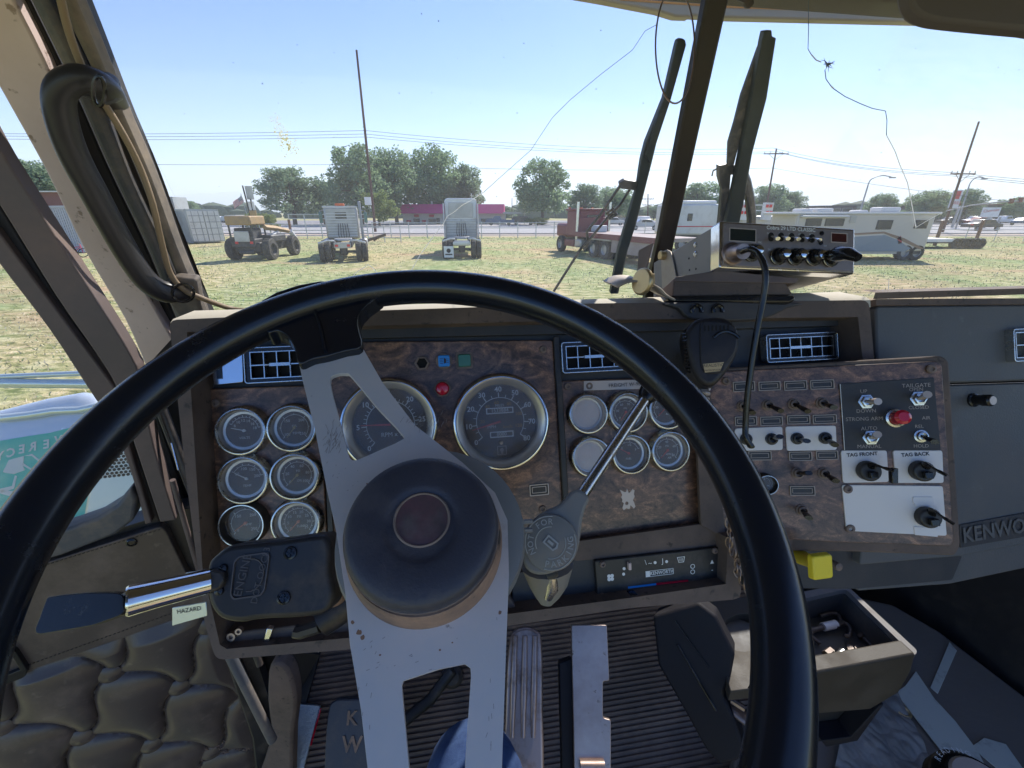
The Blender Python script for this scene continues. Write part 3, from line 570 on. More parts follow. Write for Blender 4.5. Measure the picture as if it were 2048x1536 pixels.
u,v=TS.hit(500,1150,.001); m.tube([TS.p(u+.010*math.cos(R(a)),v+.012*math.sin(R(a)),.0005) for a in range(-100,120,20)],.0006,5)
m.build('embossed_lettering',M['emb'],ts)
for x,y in ((580,1106),(567,1196)): m=MB(); u,v=TS.hit(x,y,.001); m.lathe(TS,u,v,[(.0052,0),(.005,.0016),(.0035,.002),(.0032,.0008),(0,.0008)],16); m.box(TS,u-.003,u+.003,v-.0006,v+.0006,.0008,.002); m.box(TS,u-.0006,u+.0006,v-.003,v+.003,.0008,.002); m.build('screw',M['blk2'],ts)
for x,y in ((446,1137),(438,1182)): m=MB(); u,v=TS.hit(x,y,.001); m.lathe(TS,u,v,[(.0035,0),(.003,.0022),(0,.003)],14); m.build('rivet',M['blk2'],ts)
m=MB(); m.prism(TS,TS.hits([(410,1148),(425,1138),(445,1143),(449,1160),(438,1180),(404,1190),(403,1165)],.006),-.01,.006); m.build('lever_collar',M['blk'],ts,bevel=.002)
m=MB(); a,b=TS.p(*TS.hit(420,1162,.0),.0),at(252,1203,.300); pts=[a.lerp(b,t) for t in (0,.3,.6,.85,.97,1)]; m.tube(pts,[.0092,.0094,.0098,.0104,.0108,.0098],20); lv=m.build('lever_tube',M['chrome'],ts)
PF=camfr(170,1222,.295,roll=R(4),tilt=R(-20)); m=MB(); m.prism(PF,PF.hits(spl([(82,1258),(90,1235),(103,1200),(112,1192),(160,1186),(200,1184),(250,1186),(256,1204),(254,1226),(215,1242),(190,1250),(120,1262),(90,1266)],4,True)),-.004,.004); m.build('lever_paddle',M['blk2'],ts,bevel=.0028,seg=3)
for (pts,txt) in (([(360,1156),(372,1146),(418,1138),(418,1176),(366,1180)],'HEADLITE'),([(344,1216),(412,1204),(414,1232),(344,1252)],'HAZARD')):
    FT=camfr(385,1190,.328); FT2=FT.off(-.006); m=MB(); m.prism(FT2,FT2.hits(pts),-.0015,0); g=m.build('tape_tag',M['whitebar'],ts,bevel=.0004)
    xs=sum(p[0] for p in pts)/len(pts); ys=sum(p[1] for p in pts)/len(pts); u,v=FT2.hit(xs,ys-(6 if txt[1]=='E' else 6)); MB().text(FT2,u,v,txt,.0048,.0004,rot=R(9)).build('handwriting',M['ink'],g)
m=MB(); m.tube([at(640,1240,.40),at(700,1200,.41)],.016,14); m.tube([at(590,1262,.39),at(600,1264,.39),at(640,1252,.39)],.006,8); m.build('clamp',M['blk'],ts)
M['lite']=mat('emboss_pale_grey',(.42,.43,.41),.5)  # raised lettering in a paler grey than the valve body so it reads
# ---------------------------------------------------------------- trailer brake lever
TB=camfr(1100,1090,.40,yaw=R(-4),tilt=R(-16)); tb=thing('trailer_brake_lever','cast trailer brake valve reading NOT FOR PARKING with long chrome handle','brake lever',TB.p(0,0,-.04))
m=MB(); hp=[(1045,1120),(1048,1085),(1058,1050),(1085,1025),(1120,1008),(1150,978),(1178,994),(1170,1020),(1164,1045),(1160,1080),(1152,1110),(1130,1135),(1090,1150),(1060,1145)]
m.prism(TB,TB.hits([(p[0],p[1]) for p in spl(hp,3,True)],0),-.024,0); m.build('valve_body',M['shroud'],tb,bevel=.003,seg=3)
u,v=TB.hit(1101,1085,.004); cr=abs(TB.hit(1157,1085,.004)[0]-u)*.99
m=MB(); m.lathe(TB,u,v,[(cr,-.01),(cr,.001),(cr*.97,.0045),(cr*.93,.005),(0,.005)],48); m.build('valve_cap',M['shroud'],tb)
m=MB(); F5=TB.off(.005)
def arctext(t,r,a0,a1,sz,flip=False):
    for k,c in enumerate(t):
        a=a0+(a1-a0)*k/(len(t)-1); 
        if c!=' ': m.text(F5,u+r*math.cos(R(a)),v+r*math.sin(R(a)),c,sz,.0009,rot=R(a-90 if not flip else a+90),bold=.01)
arctext('NOT FOR',cr*.72,205,90,cr*.30); arctext('PARKING',cr*.74,-100,10,cr*.30,True)
for rr,a0,a1 in ((.55,85,205),(.92,85,205),(.55,-100,20),(.92,-105,20)): m.tube([F5.p(u+cr*rr*math.cos(R(a)),v+cr*rr*math.sin(R(a)),0) for a in [a0+(a1-a0)*k/12 for k in range(13)]],.0005,5)
F6=F5.rot(R(-38),u,v); m.prism(F6,[(-.006,-.0045),(.006,-.0045),(.008,0),(.006,.0045),(-.006,.0045)],0,.0012,holes=[[(-.0045,-.003),(.005,-.003),(.006,0),(.005,.003),(-.0045,.003)]]); m.box(F6,-.003,.003,-.0012,.0012,0,.001)
m.build('embossed_lettering',M['lite'],tb)
a=TB.p(*TB.hit(1160,995,-.01),-.01); b=at(1289,800,.50); m=MB(); m.tube([a.lerp(b,t) for t in (0,.5,1)],.0062,16); m.build('handle_rod',M['chromed'],tb)
m=MB(); k0=b; k1=at(1318,752,.515); m.tube([k0,k0.lerp(k1,.15),k0.lerp(k1,.6),k1],[.008,.011,.013,.012],14); m.build('handle_grip',M['blk2'],tb)
m=MB(); m.tube([at(1094,1130,.42),at(1096,1165,.425),at(1094,1190,.43),at(1092,1208,.43)],[.026,.020,.013,.006],16,flat=.8); m.build('valve_base',M['shroud'],tb)
m=MB(); m.tube([at(1104,1150,.405),at(1104,1175,.41),at(1096,1196,.415)],[.006,.0065,.004],10); m.build('fitting',M['chromed'],tb)
# ================================================================ SWITCH PANEL
a=at(1440,735,.63); b=at(1895,712,.575); c=at(1472,1085,.625)
SP=Fr(a,b-a,a-c); sp=thing('switch_panel','angled burl wood switch panel with toggles and white plates on the dashboard','switch panel',SP.p(.1,-.3,-.05))
def sh(pts,w,nm,mt,th=.006,r=4,bev=.001,par=None): return MB().prism(SP,SP.hits(rpoly(pts,r),w),w-th,w).build(nm,M[mt],par or sp,bevel=bev)
sh([(1400,738),(1885,711),(1899,722),(1922,1090),(1912,1112),(1700,1104),(1440,1100)],-.002,'panel_box','bezel',.06,8,.004)
sh([(1404,745),(1874,722),(1884,730),(1908,1082),(1902,1092),(1690,1085),(1440,1072)],.001,'wood_face','wood',.004,5)
sh([(1680,768),(1868,755),(1882,900),(1689,902)],.0026,'dark_legend_plate','dash',.003,2,.0004)
for pts in ([(1470,857),(1565,853),(1566,900),(1478,902),(1468,880)],[(1571,853),(1672,851),(1674,900),(1574,902)],[(1682,901),(1774,901),(1778,964),(1686,966)],[(1786,901),(1885,901),(1888,966),(1792,966)],[(1684,970),(1886,972),(1894,1072),(1693,1062)]): sh(pts,.0030,'white_plate','plate',.0035,5,.0006)
for pts in ([(1826,994),(1866,994),(1868,1012),(1832,1012),(1826,1004)],[(1828,1053),(1876,1056),(1876,1074),(1830,1070)]): sh(pts,.0040,'paper_label','plate',.0012,2,.0003)
for x,y in ((1862,738),(1452,762),(1695,978),(1700,1057)): screw(x,y,.002,.006,fr=SP,par=sp)
for x,y,w_,h_ in ((1487,773,44,22),(1538,772,44,20),(1590,771,46,21),(1643,769,48,21),(1491,842,44,20),(1542,842,45,20),(1596,839,46,20),(1648,838,48,20),(1519,911,46,20),(1600,912,46,20),(1653,910,44,20),(1604,981,50,21)): legend(x,y,w_,h_,SP,sp,'paint',.001,'legend_plate')
def toggle(x,y,tx,ty,kind='b',lvl=.001):
    u,v=SP.hit(x,y,lvl); F=SP.off(lvl); m=MB(); big=1.25 if kind=='c' else 1
    m.lathe(F,u,v,[(.0085*big,0),(.0085*big,.0015),(.0065*big,.002),(.0062*big,.006),(.0045*big,.0065),(.0042*big,.003),(0,.003)],20 if kind!='c' else 6,cap=False); g=m.build('toggle_switch',M['grime' if kind=='b' else 'chromed' if kind in'cs' else 'blk'],sp,ang=25)
    p0=F.p(u,v,.003); d0=(p0-CAM).dot(CF_); p1=at(tx,ty,d0-.026); m=MB()
    m.tube([p0,p0.lerp(p1,.3),p0.lerp(p1,.75),p1],[.0032,.0036,.0052,.0050] if kind!='c' else [.0025,.003,.0045,.0048],10,flat=.65 if kind!='c' else 1); m.build('lever',M['blk2' if kind in 'bsw' else 'sil'],g,bevel=0)
for x,y,tx,ty in ((1486,812,1505,826),(1536,810,1562,822),(1588,808,1616,823),(1644,806,1668,815),(1595,946,1618,946),(1648,946,1672,962),(1604,1020,1618,1036)): toggle(x,y,tx,ty)
for x,y,tx,ty in ((1492,878,1502,893),(1543,878,1560,873),(1594,877,1614,882),(1650,876,1670,890)): toggle(x,y,tx,ty,'w',.003)
toggle(1732,803,1756,803,'c',.0026); toggle(1836,797,1855,789,'c',.0026); toggle(1741,875,1755,869,'c',.0026); toggle(1841,872,1870,884,'s',.0026)
for x,y,tx,ty,e in ((1734,941,1788,946,1),(1840,941,1894,955,0),(1852,1033,1908,1052,0)):
    u,v=SP.hit(x,y,.005); F=SP.off(.003); m=MB(); m.lathe(F,u,v,[(.0135,0),(.0135,.010),(.012,.012),(0,.012)],24); g=m.build('rotary_valve',M['blk'],sp,bevel=.001); p0=F.p(u,v,.016); d0=(p0-CAM).dot(CF_)
    MB().box(F.rot(.05,u,v-.002),-.005,.005,-.006,.003,.012,.019).build('valve_stem',M['blk2'],g,bevel=.001)
    q=[F.p(u,v+.006,.012),at(x+14,y-12,d0-.003),at((x+tx)/2+6,(y+ty)/2-8,d0-.016),at(tx,ty-4,d0-.024)]
    MB().tube(spl(q,4),[.005]*5+[.0032]*4+[.0045]*4,10,flat=.5).build('lever',M['blk2'],g)
    if e: F2=camfr(1787,951,d0-.022); MB().box(F2,-.004,.004,-.010,.010,-.003,.003).build('lever_tip',M['blk2'],g,bevel=.001)
u,v=SP.hit(1790,836,.004); F=SP.off(.0026); m=MB(); m.lathe(F,u,v,[(.0125,0),(.0125,.004),(.010,.005),(.0095,.002)],24,cap=False); g=m.build('red_button',M['chromed'],sp); p0=F.p(u,v,.004); p1=at(1806,834,(p0-CAM).dot(CF_)-.016); ax=(p1-p0).normalized(); m=MB(); m.tube([p0,p1,p1+ax*.003],[.0095,.0095,.006],18); m.build('lens',M['redlens'],g)
m=MB(); F=SP.off(.0026)
for x,y,t,s_ in ((1727,783,'UP',.0072),(1732,822,'DOWN',.0072),(1728,838,'STRONG ARM',.0072),(1738,857,'AUTO',.0072),(1738,893,'MANUAL',.0072),(1832,771,'TAILGATE',.0075),(1832,779,'OPEN',.0065),(1837,815,'CLOSED',.0065),(1852,836,'AIR',.0065),(1838,853,'REL',.0065),(1842,892,'HOLD',.0065)):
    u,v=SP.hit(x,y,.0026); m.text(F,u,v,t,s_,.0004)
m.build('panel_lettering',M['paint'],sp)
F=SP.off(.003)
for x,y,t in ((1714,909,'TAG FRONT'),(1820,909,'TAG BACK')): m=MB(); u,v=SP.hit(x,y,.003); m.text(F,u+.006,v,t,.0068,.0004,rot=R(3),bold=.03); m.build('marker_writing',M['ink'],sp)
m=MB(); F=SP.off(.0026); m.tube([F.p(*SP.hit(1680,768,.0028),.0004),F.p(*SP.hit(1689,900,.0028),.0004)],.0005,5); m.build('plate_edge',M['white'],sp)
gauge(1536,970,21,['0','60','120'],None,fr=SP,par=sp,w0=.001,dark=True,name='small_dial')
# chain hanging beside the panel
chn=[(1456,1045),(1462,1065),(1458,1085),(1466,1105),(1478,1118),(1472,1135),(1480,1152),(1490,1168),(1498,1185)]
m=MB(); d_=.585
for k,(x,y) in enumerate([(p[0],p[1]) for p in spl([(p[0],p[1],0) for p in chn],2)]):
    c0=at(x,y,d_); F=Fr(c0,(CR_*math.cos(k*1.4)+CF_*math.sin(k*1.4)),CU_); m.tube([F.p(.0042*math.cos(a*math.pi/5),.0075*math.sin(a*math.pi/5)) for a in range(10)],.0013,6,closed=True)
tag(m.build('bead_chain',M['bead']),'short bronze link chain hanging by the dashboard behind the wheel rim','chain')
# ================================================================ WINDSHIELD, PILLARS, DOOR
WB=CAM+TF*.86; WB.z=2.33
WS=Fr(WB,TU,UP*math.cos(R(20))-TF*math.sin(R(20)))
ws=thing('windshield','dusty cracked windshield behind the dashboard','windshield',WS.p(0,0))
MB().prism(WS,WS.hits([(470,640),(140,-30),(120,-160),(2500,-160),(2500,640)]),-.002,.0).build('glass',M['wind'],ws)
M['crackw']=glassmat('crack_white',(.95,.95,.93),1.0,20,.1,.3,.5,.2); M['crackd']=mat('crack_dark',(.13,.16,.20),.4)
def crack(pts,mt,r=.0005): MB().tube([WS.p(*WS.hit(x,y,.001),.001) for x,y in pts],r,5).build('crack',M[mt],ws)
crack([(1312,50),(1290,62),(1265,100),(1200,150),(1140,200),(1105,235),(1085,265),(1062,300),(1000,355),(968,384)],'crackd',.0004)
crack([(968,384),(940,402),(925,410),(908,424),(895,432),(885,450),(865,475),(840,510),(824,538),(815,560)],'crackw',.0006)
crack([(1617,-20),(1617,60),(1616,98),(1622,108)],'crackd',.0005); crack([(1622,108),(1632,120),(1642,124)],'crackw',.0008)
crack([(1650,140),(1652,158),(1662,172)],'crackd',.0006); crack([(1662,172),(1668,178)],'crackw',.001)
crack([(1668,178),(1690,193),(1720,207),(1745,217),(1771,222),(1774,240),(1773,270)],'crackd',.0006)
crack([(1773,270),(1790,302),(1800,330),(1815,365),(1824,410),(1832,455)],'crackw',.0008); crack([(1830,456),(1860,438),(1885,425)],'crackw',.0006)
crack([(1778,558),(1776,600)],'crackw',.0006); crack([(700,560),(712,545),(730,534),(736,529),(745,535),(756,548)],'crackw',.0006)
random.seed(5); m=MB()
for k in range(16):
    a=random.uniform(0,6.28); l=random.uniform(6,17); x,y=1655,128; a2=a+random.uniform(-.5,.5)
    m.tube([WS.p(*WS.hit(*q,.001),.001) for q in ((x,y),(x+l*.5*math.cos(a),y+l*.5*math.sin(a)),(x+l*math.cos(a2),y+l*math.sin(a2)))],[.0010,.0005,.0002],4)
m.build('impact_star',M['crackd'],ws)
m=MB(); random.seed(8)
for k in range(110):
    x,y=random.uniform(330,2040),random.uniform(20,590); u,v=WS.hit(x,y,.001); rr=random.uniform(.0003,.0009); m.prism(WS,circ(u,v,rr,5),.0005,.0009)
m.build('dirt_specks',M['crackd'],ws)
m=MB()
for k in range(170):
    t=random.random(); x=565+35*(t-.5)+random.gauss(0,8); y=230+75*t+random.gauss(0,5); u,v=WS.hit(x,y,.001); m.prism(WS,circ(u,v,random.uniform(.0003,.0008)*(1+t),5),.0005,.0008)
M['smear']=glassmat('bug_smear',(.9,.88,.62),.9,20,.3,.6,.2,.3); m.build('bug_smear',M['smear'],ws)
db=thing('windshield_divider','slim dark bronze divider bar between the two windshield panes','divider',WS.p(*WS.hit(1330,590),0))
m=MB(); m.prism(WS,WS.hits([(1424,-60),(1470,-60),(1457,0),(1350,478),(1322,610),(1288,610),(1318,478),(1412,0)],.02),.002,.022); m.build('bar',M['bar'],db,bevel=.004)
m=MB(); m.prism(WS,WS.hits([(1484,-20),(1508,-20),(1510,8),(1500,18),(1494,16),(1492,6),(1480,2)],.03),.02,.03); m.build('mirror_bracket',M['blk'],db,bevel=.002)
m=MB(); cx,cy=1350,104; m.tube([at(cx+39*math.cos(2*math.pi*k/48)-(6 if math.sin(2*math.pi*k/48)<0 else 0)*0,cy-12+115*math.sin(2*math.pi*k/48),.60) for k in range(48)],.0012,8,closed=True)
tag(m.build('wire_loop',M['bead']),'thin wire loop hanging in front of the divider bar at the top of the windshield','wire loop')
# exterior visor + interior visor + roof
VF=Fr(CAM+V((0,.86,.3)),TU,UP)
ev=thing('exterior_sun_visor','tan painted visor with orange pinstripe outside above the windshield','visor',VF.p(.4,0,0))
vp=[(400,-90),(900,-50),(1100,-18),(1203,0),(1317,22),(1352,33),(1380,34),(1384,31),(1457,35),(1821,44),(4500,110),(4500,-420),(400,-420)]
m=MB(); m.prism(VF,VF.hits(vp),-.02,0); m.build('visor_shell',M['extvis'],ev,bevel=.003)
m=MB(); m.prism(VF,VF.hits([(1240,-3),(1457,12),(1821,24),(2300,40),(2300,44),(1821,28),(1457,16),(1240,1)]),0,.001); m.build('pinstripe',M['orange'],ev)
IV=camfr(1950,20,.48,tilt=R(10)); m=MB(); m.prism(IV,IV.hits(spl([(1806,-40),(1808,5),(1822,32),(1850,46),(1900,54),(2048,68),(2300,88),(2300,-100),(1806,-100)],3,True)),-.010,.008)
tag(m.build('interior_sun_visor',M['vis'],bevel=.004),'dark padded sun visor folded up at the top right corner of the windshield','visor')
RF0=Fr(CAM+V((0,0,.285)),TU,TF); tag(MB().box(RF0,-1.3,1.9,-.05,.74,.0,.03).build('cab_roof_shade',M['vis']),kind='structure')  # unseen roof slab, blocks the sun, cut short to admit sky light
# pillar strips
pil=thing('windshield_pillar','dusty pinkish left windshield pillar with black rubber channels','pillar',WS.p(*WS.hit(400,640),.03))
E_=[[(-160,-110),(0,178),(90,340),(168,500),(250,640),(296,745)],
 [(-30,-110),(27,0),(105,160),(175,360),(245,500),(300,600),(352,690)],
 [(5,-110),(58,0),(146,180),(215,335),(285,480),(335,600),(372,690)],
 [(40,-110),(92,0),(185,190),(252,350),(318,500),(360,600),(390,680)],
 [(62,-110),(113,0),(200,180),(270,340),(333,500),(372,600),(402,680)],
 [(96,-110),(147,0),(230,200),(298,355),(352,500),(396,605),(420,670)],
 [(106,-110),(157,0),(239,205),(307,376),(363,523),(412,625),(430,665)]]
def strip(a,b,w,th,mt,nm='trim_strip',bev=.003,fr=None,par=None):
    fr=fr or WS; par=par or pil
    A=spl([(x,y,0) for x,y in a],4); Bq=spl([(x,y,0) for x,y in b],4)
    poly=[(p[0],p[1]) for p in A]+[(p[0],p[1]) for p in Bq[::-1]]
    return MB().prism(fr,fr.hits(poly,w),w-th,w).build(nm,M[mt],par,bevel=bev)
strip(E_[0],E_[1],.040,.03,'pink','pillar_face'); strip(E_[1],E_[2],.022,.03,'rub'); strip(E_[2],E_[3],.048,.03,'pilgrey',bev=.006); strip(E_[3],E_[4],.030,.03,'rub'); strip(E_[4],E_[5],.044,.03,'pilbeige',bev=.006); strip(E_[5],E_[6],.012,.03,'rub')
gh=thing('grab_handle','curved black grab handle bolted to the left windshield pillar','grab handle',at(250,560,.55))
hp=[(224,208,.02),(206,176,.06),(176,160,.075),(146,160,.085),(122,180,.09),(119,215,.09),(132,270,.09),(155,325,.09),(185,380,.09),(218,442,.09),(252,502,.09),(285,552,.09),(312,576,.085),(338,584,.075),(364,578,.058)]
wsp=lambda x,y,w: WS.p(*WS.hit(x,y,w),w)
m=MB(); m.tube(spl([wsp(*q) for q in hp],4),.0180,16,flat=.8); m.build('grip',M['handle'],gh)
for nm,pts in (('upper_mount',[(160,150),(200,146),(222,160),(236,205),(212,212),(196,208),(150,190)]),('lower_mount',[(325,565),(345,556),(392,560),(400,612),(412,645),(360,640),(336,606)])): MB().prism(WS,WS.hits(pts,.066),.045,.066).build(nm,M['pilbeige' if nm[0]=='l' else 'pilgrey'],gh,bevel=.005,seg=3)
cb=thing('tan_cable','tan cable zip tied along the left windshield pillar','cable',at(410,600,.58))
m=MB(); cp=[(112,-60,.5),(122,0,.52),(140,70,.535),(165,135,.55),(188,178,.56),(212,212,.575),(250,275,.575),(282,340,.575),(306,410,.575),(322,480,.575),(340,545,.57),(366,578,.56),(400,595,.57),(458,616,.60),(500,622,.62)]; m.tube(spl([wsp(q[0],q[1],.060 if k<8 else .072 if k<13 else .03) for k,q in enumerate(cp)],5),.0042,10); m.build('cord',M['cable'],cb)
for x,y,rx,ry in ((198,182,12,30),(366,586,22,18)): m=MB(); m.tube([wsp(x+rx*math.cos(a*math.pi/8),y+ry*math.sin(a*math.pi/8),.10) for a in range(16)],.0022,6,closed=True); m.build('zip_tie',M['blk2'],cb)
# door (standing open)
EU=V((math.sin(R(67)),math.cos(R(67)),0)); DR=Fr(at(340,1040,.70),EU,UP)
dr=thing('truck_door','open left truck door with tufted dusty vinyl panel and large window','door',DR.p(-.3,-.5))
strip([(-60,190),(0,300),(78,421),(176,573),(240,672),(268,722),(278,750),(310,900),(352,1040)],[(-60,330),(0,413),(110,590),(190,705),(232,775),(262,870),(320,1045)],.012,.03,'doorfr','frame_outer_strip',.004,DR,dr)
strip([(-60,330),(0,413),(110,590),(190,705),(232,775),(262,870),(320,1045)],[(-60,380),(0,468),(110,615),(219,761),(240,800),(254,875),(304,1045)],-.004,.02,'rub','window_seal',.002,DR,dr)
strip([(-60,380),(0,468),(110,615),(219,761),(240,800),(254,875),(304,1045)],[(-60,440),(0,530),(98,659),(191,800),(215,830),(246,903),(268,968),(290,1050)],.008,.03,'doorfr','frame_inner_strip',.003,DR,dr)
G1=[(-350,60),(-60,430),(0,528),(98,657),(191,798),(248,903),(268,968),(258,985),(240,1003),(200,1028),(150,1046),(0,1088),(-350,1180)]
MB().prism(DR,DR.hits(G1),-.008,-.004).build('window_glass',M['dglass'],dr)
MB().prism(DR,DR.hits([(268,966),(279,990),(274,1030),(238,1058),(130,1100),(0,1135),(-350,1240),(-350,1178),(0,1086),(150,1044),(200,1026),(240,1001)]),-.02,.014).build('window_sill',M['pilgrey'],dr,bevel=.005,seg=3)
MB().prism(DR,DR.hits([(-350,1235),(0,1132),(100,1108),(330,1036),(400,1020),(470,1200),(560,1480),(560,1700),(-350,1700)]),-.05,-.012).build('door_shell',M['blk'],dr)
ys=lambda x:1338-.36*(x-52)
up=[(-350,ys(-350)),(-350,1262),(100,1120),(322,1050),(334,1060),(372,1140),(428,ys(428)+6)]
MB().prism(DR,DR.hits(rpoly(up[::-1],6)),-.012,.004).build('upper_panel',M['door'],dr,bevel=.003)
m=MB()
for k in range(30):
    t=k/29; x,y=lin((60,1140),(318,1060),t); u,v=DR.hit(x,y,.005); m.box(DR.rot(R(12),u,v),-.0016,.0016,-.0004,.0004,.0035,.0052)
m.build('upper_stitching',M['rub'],dr); m=MB()
for k in range(44):
    x=50+k*8.5; y=ys(x)-6; u,v=DR.hit(x,y,.005); m.box(DR.rot(R(12),u,v),-.0014,.0014,-.0004,.0004,.0035,.0052)
m.build('lower_stitching',M['rub'],dr)
u,v=DR.hit(263,1085,.005); MB().lathe(DR,u,v,[(.0075,.004),(.0075,.006),(.005,.0075),(.004,.006),(0,.006)],18).build('panel_screw',M['blk2'],dr)
u0=V(DR.hit(220,1350)); ua=V(DR.hit(358,1376))-u0; ub=V(DR.hit(163,1476))-u0; det=ua.x*ub.y-ua.y*ub.x
def tuft(u,v):
    d=V((u,v))-u0; s_=(d.x*ub.y-d.y*ub.x)/det; t_=(ua.x*d.y-ua.y*d.x)/det
    s_+=.10*math.sin(math.pi*t_*2); t_+=.17*math.sin(math.pi*(s_%1)); s_-=math.floor(s_); t_-=math.floor(t_)
    return .026*((4*s_*(1-s_))**.30)*((4*t_*(1-t_))**.30)-.010
def xr(y): return 428+(y-1203)*.36
def pf(i,j):
    x=-120+(xr(1200+420*j)+120)*i; yy=ys(x)+3; y=yy+(1640-yy)*j; u,v=DR.hit(x,y); e=min(1,min(j,1-i)*16); return DR.p(u,v,tuft(u,v)*e)
MB().grid(pf,230,200).build('tufted_panel',M['door'],dr,ang=70)
m=MB()
for s_ in range(-3,3):
    for t_ in range(-2,3):
        q=u0+ua*s_+ub*t_
        if s_ in(-1,0,1,-2) or t_>0:
            w_=-.010; m=MB()
            if DR.p(q.x,q.y).z<DR.p(*DR.hit(200,1310)).z: m.lathe(DR,q.x,q.y,[(.020,w_+.001),(.0195,w_+.010),(.014,w_+.0145),(0,w_+.0165)],20); m.build('tuft_button',M['door'],dr)
MB().prism(DR,DR.hits([(418,ys(418)+4),(436,1222),(540,1460),(548,1560),(520,1600),(505,1470)],.0),-.02,.010).build('edge_moulding',M['blk'],dr,bevel=.004)
m=MB(); random.seed(2)
for k in range(900):
    x=random.uniform(350,505); y=random.uniform(1452+(505-x)*.45,1545); u,v=DR.hit(x,y); a=random.uniform(0,6.28); m.tube([DR.p(u,v,.0),DR.p(u+.003*math.cos(a),v+.003*math.sin(a),.004),DR.p(u+.006*math.cos(a+1),v+.006*math.sin(a+1),.003)],.0008,3)
m.build('carpet_patch',M['mat_'],dr)
MB().prism(DR,DR.hits(rpoly([(-80,1310),(30,1298),(56,1338),(52,1352),(-80,1400)],8),.01),-.01,.012,holes=[DR.hits([(-70,1325),(26,1312),(42,1338),(-70,1384)],.01)]).build('armrest_pocket',M['blk2'],dr,bevel=.002)
# jamb left of the dashboard
JP=DR.off(-.07); jb=thing('door_jamb','black dusty door jamb and kick panel left of the dashboard','door jamb',JP.p(0,-.4))
MB().prism(JP,JP.hits([(282,745),(352,668),(400,640),(460,900),(470,1290),(640,1310),(600,1380),(585,1700),(480,1700),(560,1480),(420,1160),(300,1000),(285,860)]),-.03,0).build('jamb_panel',M['rub'],jb)
for (x0,y0,x1,y1,wd,mt) in ((300,760,440,1120,10,'pilgrey'),(325,820,520,1330,7,'blk'),(420,1230,545,1480,10,'pilgrey'),(345,960,400,1150,5,'doorfr')): a,b=at(x0,y0,.66),at(x1,y1,.76); MB().tube([a,a.lerp(b,.5),b],wd*.0008,10).build('seal_strip',M[mt],jb)
m=MB(); F=camfr(555,1430,.84,tilt=R(20)); m.prism(F,F.hits(spl([(540,1330),(575,1340),(592,1400),(585,1470),(575,1600),(505,1600),(540,1480),(534,1400)],3,True)),-.03,0); m.build('sill_bulge',M['bezel'],jb,bevel=.006)
from mathutils import noise
# ================================================================ FLOOR, PEDALS
H=lambda z:Fr((0,0,z),TU,TF)
tag(MB().box(H(.92),-.62,2.2,-.5,1.02,-.02,0).build('cab_floor',M['rub']),kind='structure')
tag(MB().box(Fr(CAM+TF*.98+V((0,0,-1.6)),TU,UP),-.62,2.2,0,1.35,-.02,0).build('firewall',M['rub']),kind='structure')
TM=Fr(at(850,1536,1.0),TU,UP*.72+TF*.70)
tag(MB().box(H(.93),1.50,1.54,-.5,1.0,0,1.25).build('cab_wall',M['rub']),kind='structure')
fm=thing('ribbed_floor_mat','dusty ribbed rubber mat covering the toe board under the pedals','floor mat',TM.p(0,0))
xa,xb=TM.hit(560,1430)[0],TM.hit(1560,1430)[0]; va,vb=-.22,.42
nr=int((vb-va)/.0115); vs_=[]; pr=[(0,0),(.3,0),(.42,.0045),(.88,.0045)]
for k in range(nr):
    for a_,h_ in pr: vs_.append((va+(vb-va)*(k+a_)/nr,h_))
m=MB(); m.add([TM.p(u,v,h_) for v,h_ in vs_ for u in [xa+(xb-xa)*i/12 for i in range(13)]],[(j*13+i,j*13+i+1,(j+1)*13+i+1,(j+1)*13+i) for j in range(len(vs_)-1) for i in range(12)])
m.build('ribbed_sheet',M['mat_'],fm,ang=20)
F=TM.off(.02); MB().prism(F,F.hits([(598,1408),(640,1412),(606,1540),(590,1600),(530,1600)]),-.01,0).build('aluminium_strip',mat('tread_aluminium',(.42,.46,.52),.4,.6,bump=(180,.9,.003)),fm,bevel=.001)
MB().tube([F.p(*F.hit(642,1416),.002),F.p(*F.hit(622,1490),.002)],.0022,6).build('red_wire',M['redlens'],fm)
MB().prism(F,F.hits([(596,1290),(640,1300),(612,1402),(604,1470),(592,1420)]),-.03,-.005).build('mat_edge',M['rub'],fm)
cl_=thing('clutch_pedal','dark rubber clutch pedal pad with raised letters at the bottom left of the mat','pedal',at(705,1500,.93)); CF2=camfr(705,1470,.90,tilt=R(-20))
MB().prism(CF2,CF2.hits(spl([(668,1402),(700,1398),(760,1400),(775,1420),(770,1540),(760,1610),(655,1610),(648,1540),(655,1430)],3,True)),-.02,0).build('pedal_pad',M['cap'],cl_,bevel=.003)
m=MB(); u,v=CF2.hit(704,1437); m.text(CF2,u,v,'K',.036,.002,bold=.02); u,v=CF2.hit(704,1490); m.text(CF2,u,v,'W',.040,.002,bold=.02); m.build('raised_letters',M['capring'],cl_)
MB().tube([at(760,1480,.92),at(860,1400,1.0),at(905,1340,1.02)],.013,10).build('pedal_arm',M['blk'],cl_)
bp=thing('brake_pedal','long cast brake pedal with rounded ribs right of the spoke plate','pedal',at(1050,1500,.85)); BF=camfr(1050,1400,.80,tilt=R(-25))
MB().prism(BF,BF.hits(spl([(1020,1275),(1034,1258),(1055,1254),(1074,1262),(1084,1285),(1086,1420),(1082,1620),(1006,1620),(1010,1450),(1014,1330)],3,True)),-.022,0).build('pedal_body',M['cast'],bp,bevel=.006,seg=3)
for x0,x1 in ((1030,1024),(1050,1046),(1070,1066)): MB().tube([BF.p(*BF.hit(x0,1272),.0),BF.p(*BF.hit((x0+x1)/2,1380),.002),BF.p(*BF.hit(x1,1475),.0)],[.0055,.0065,.004],10).build('rib',M['cast'],bp)
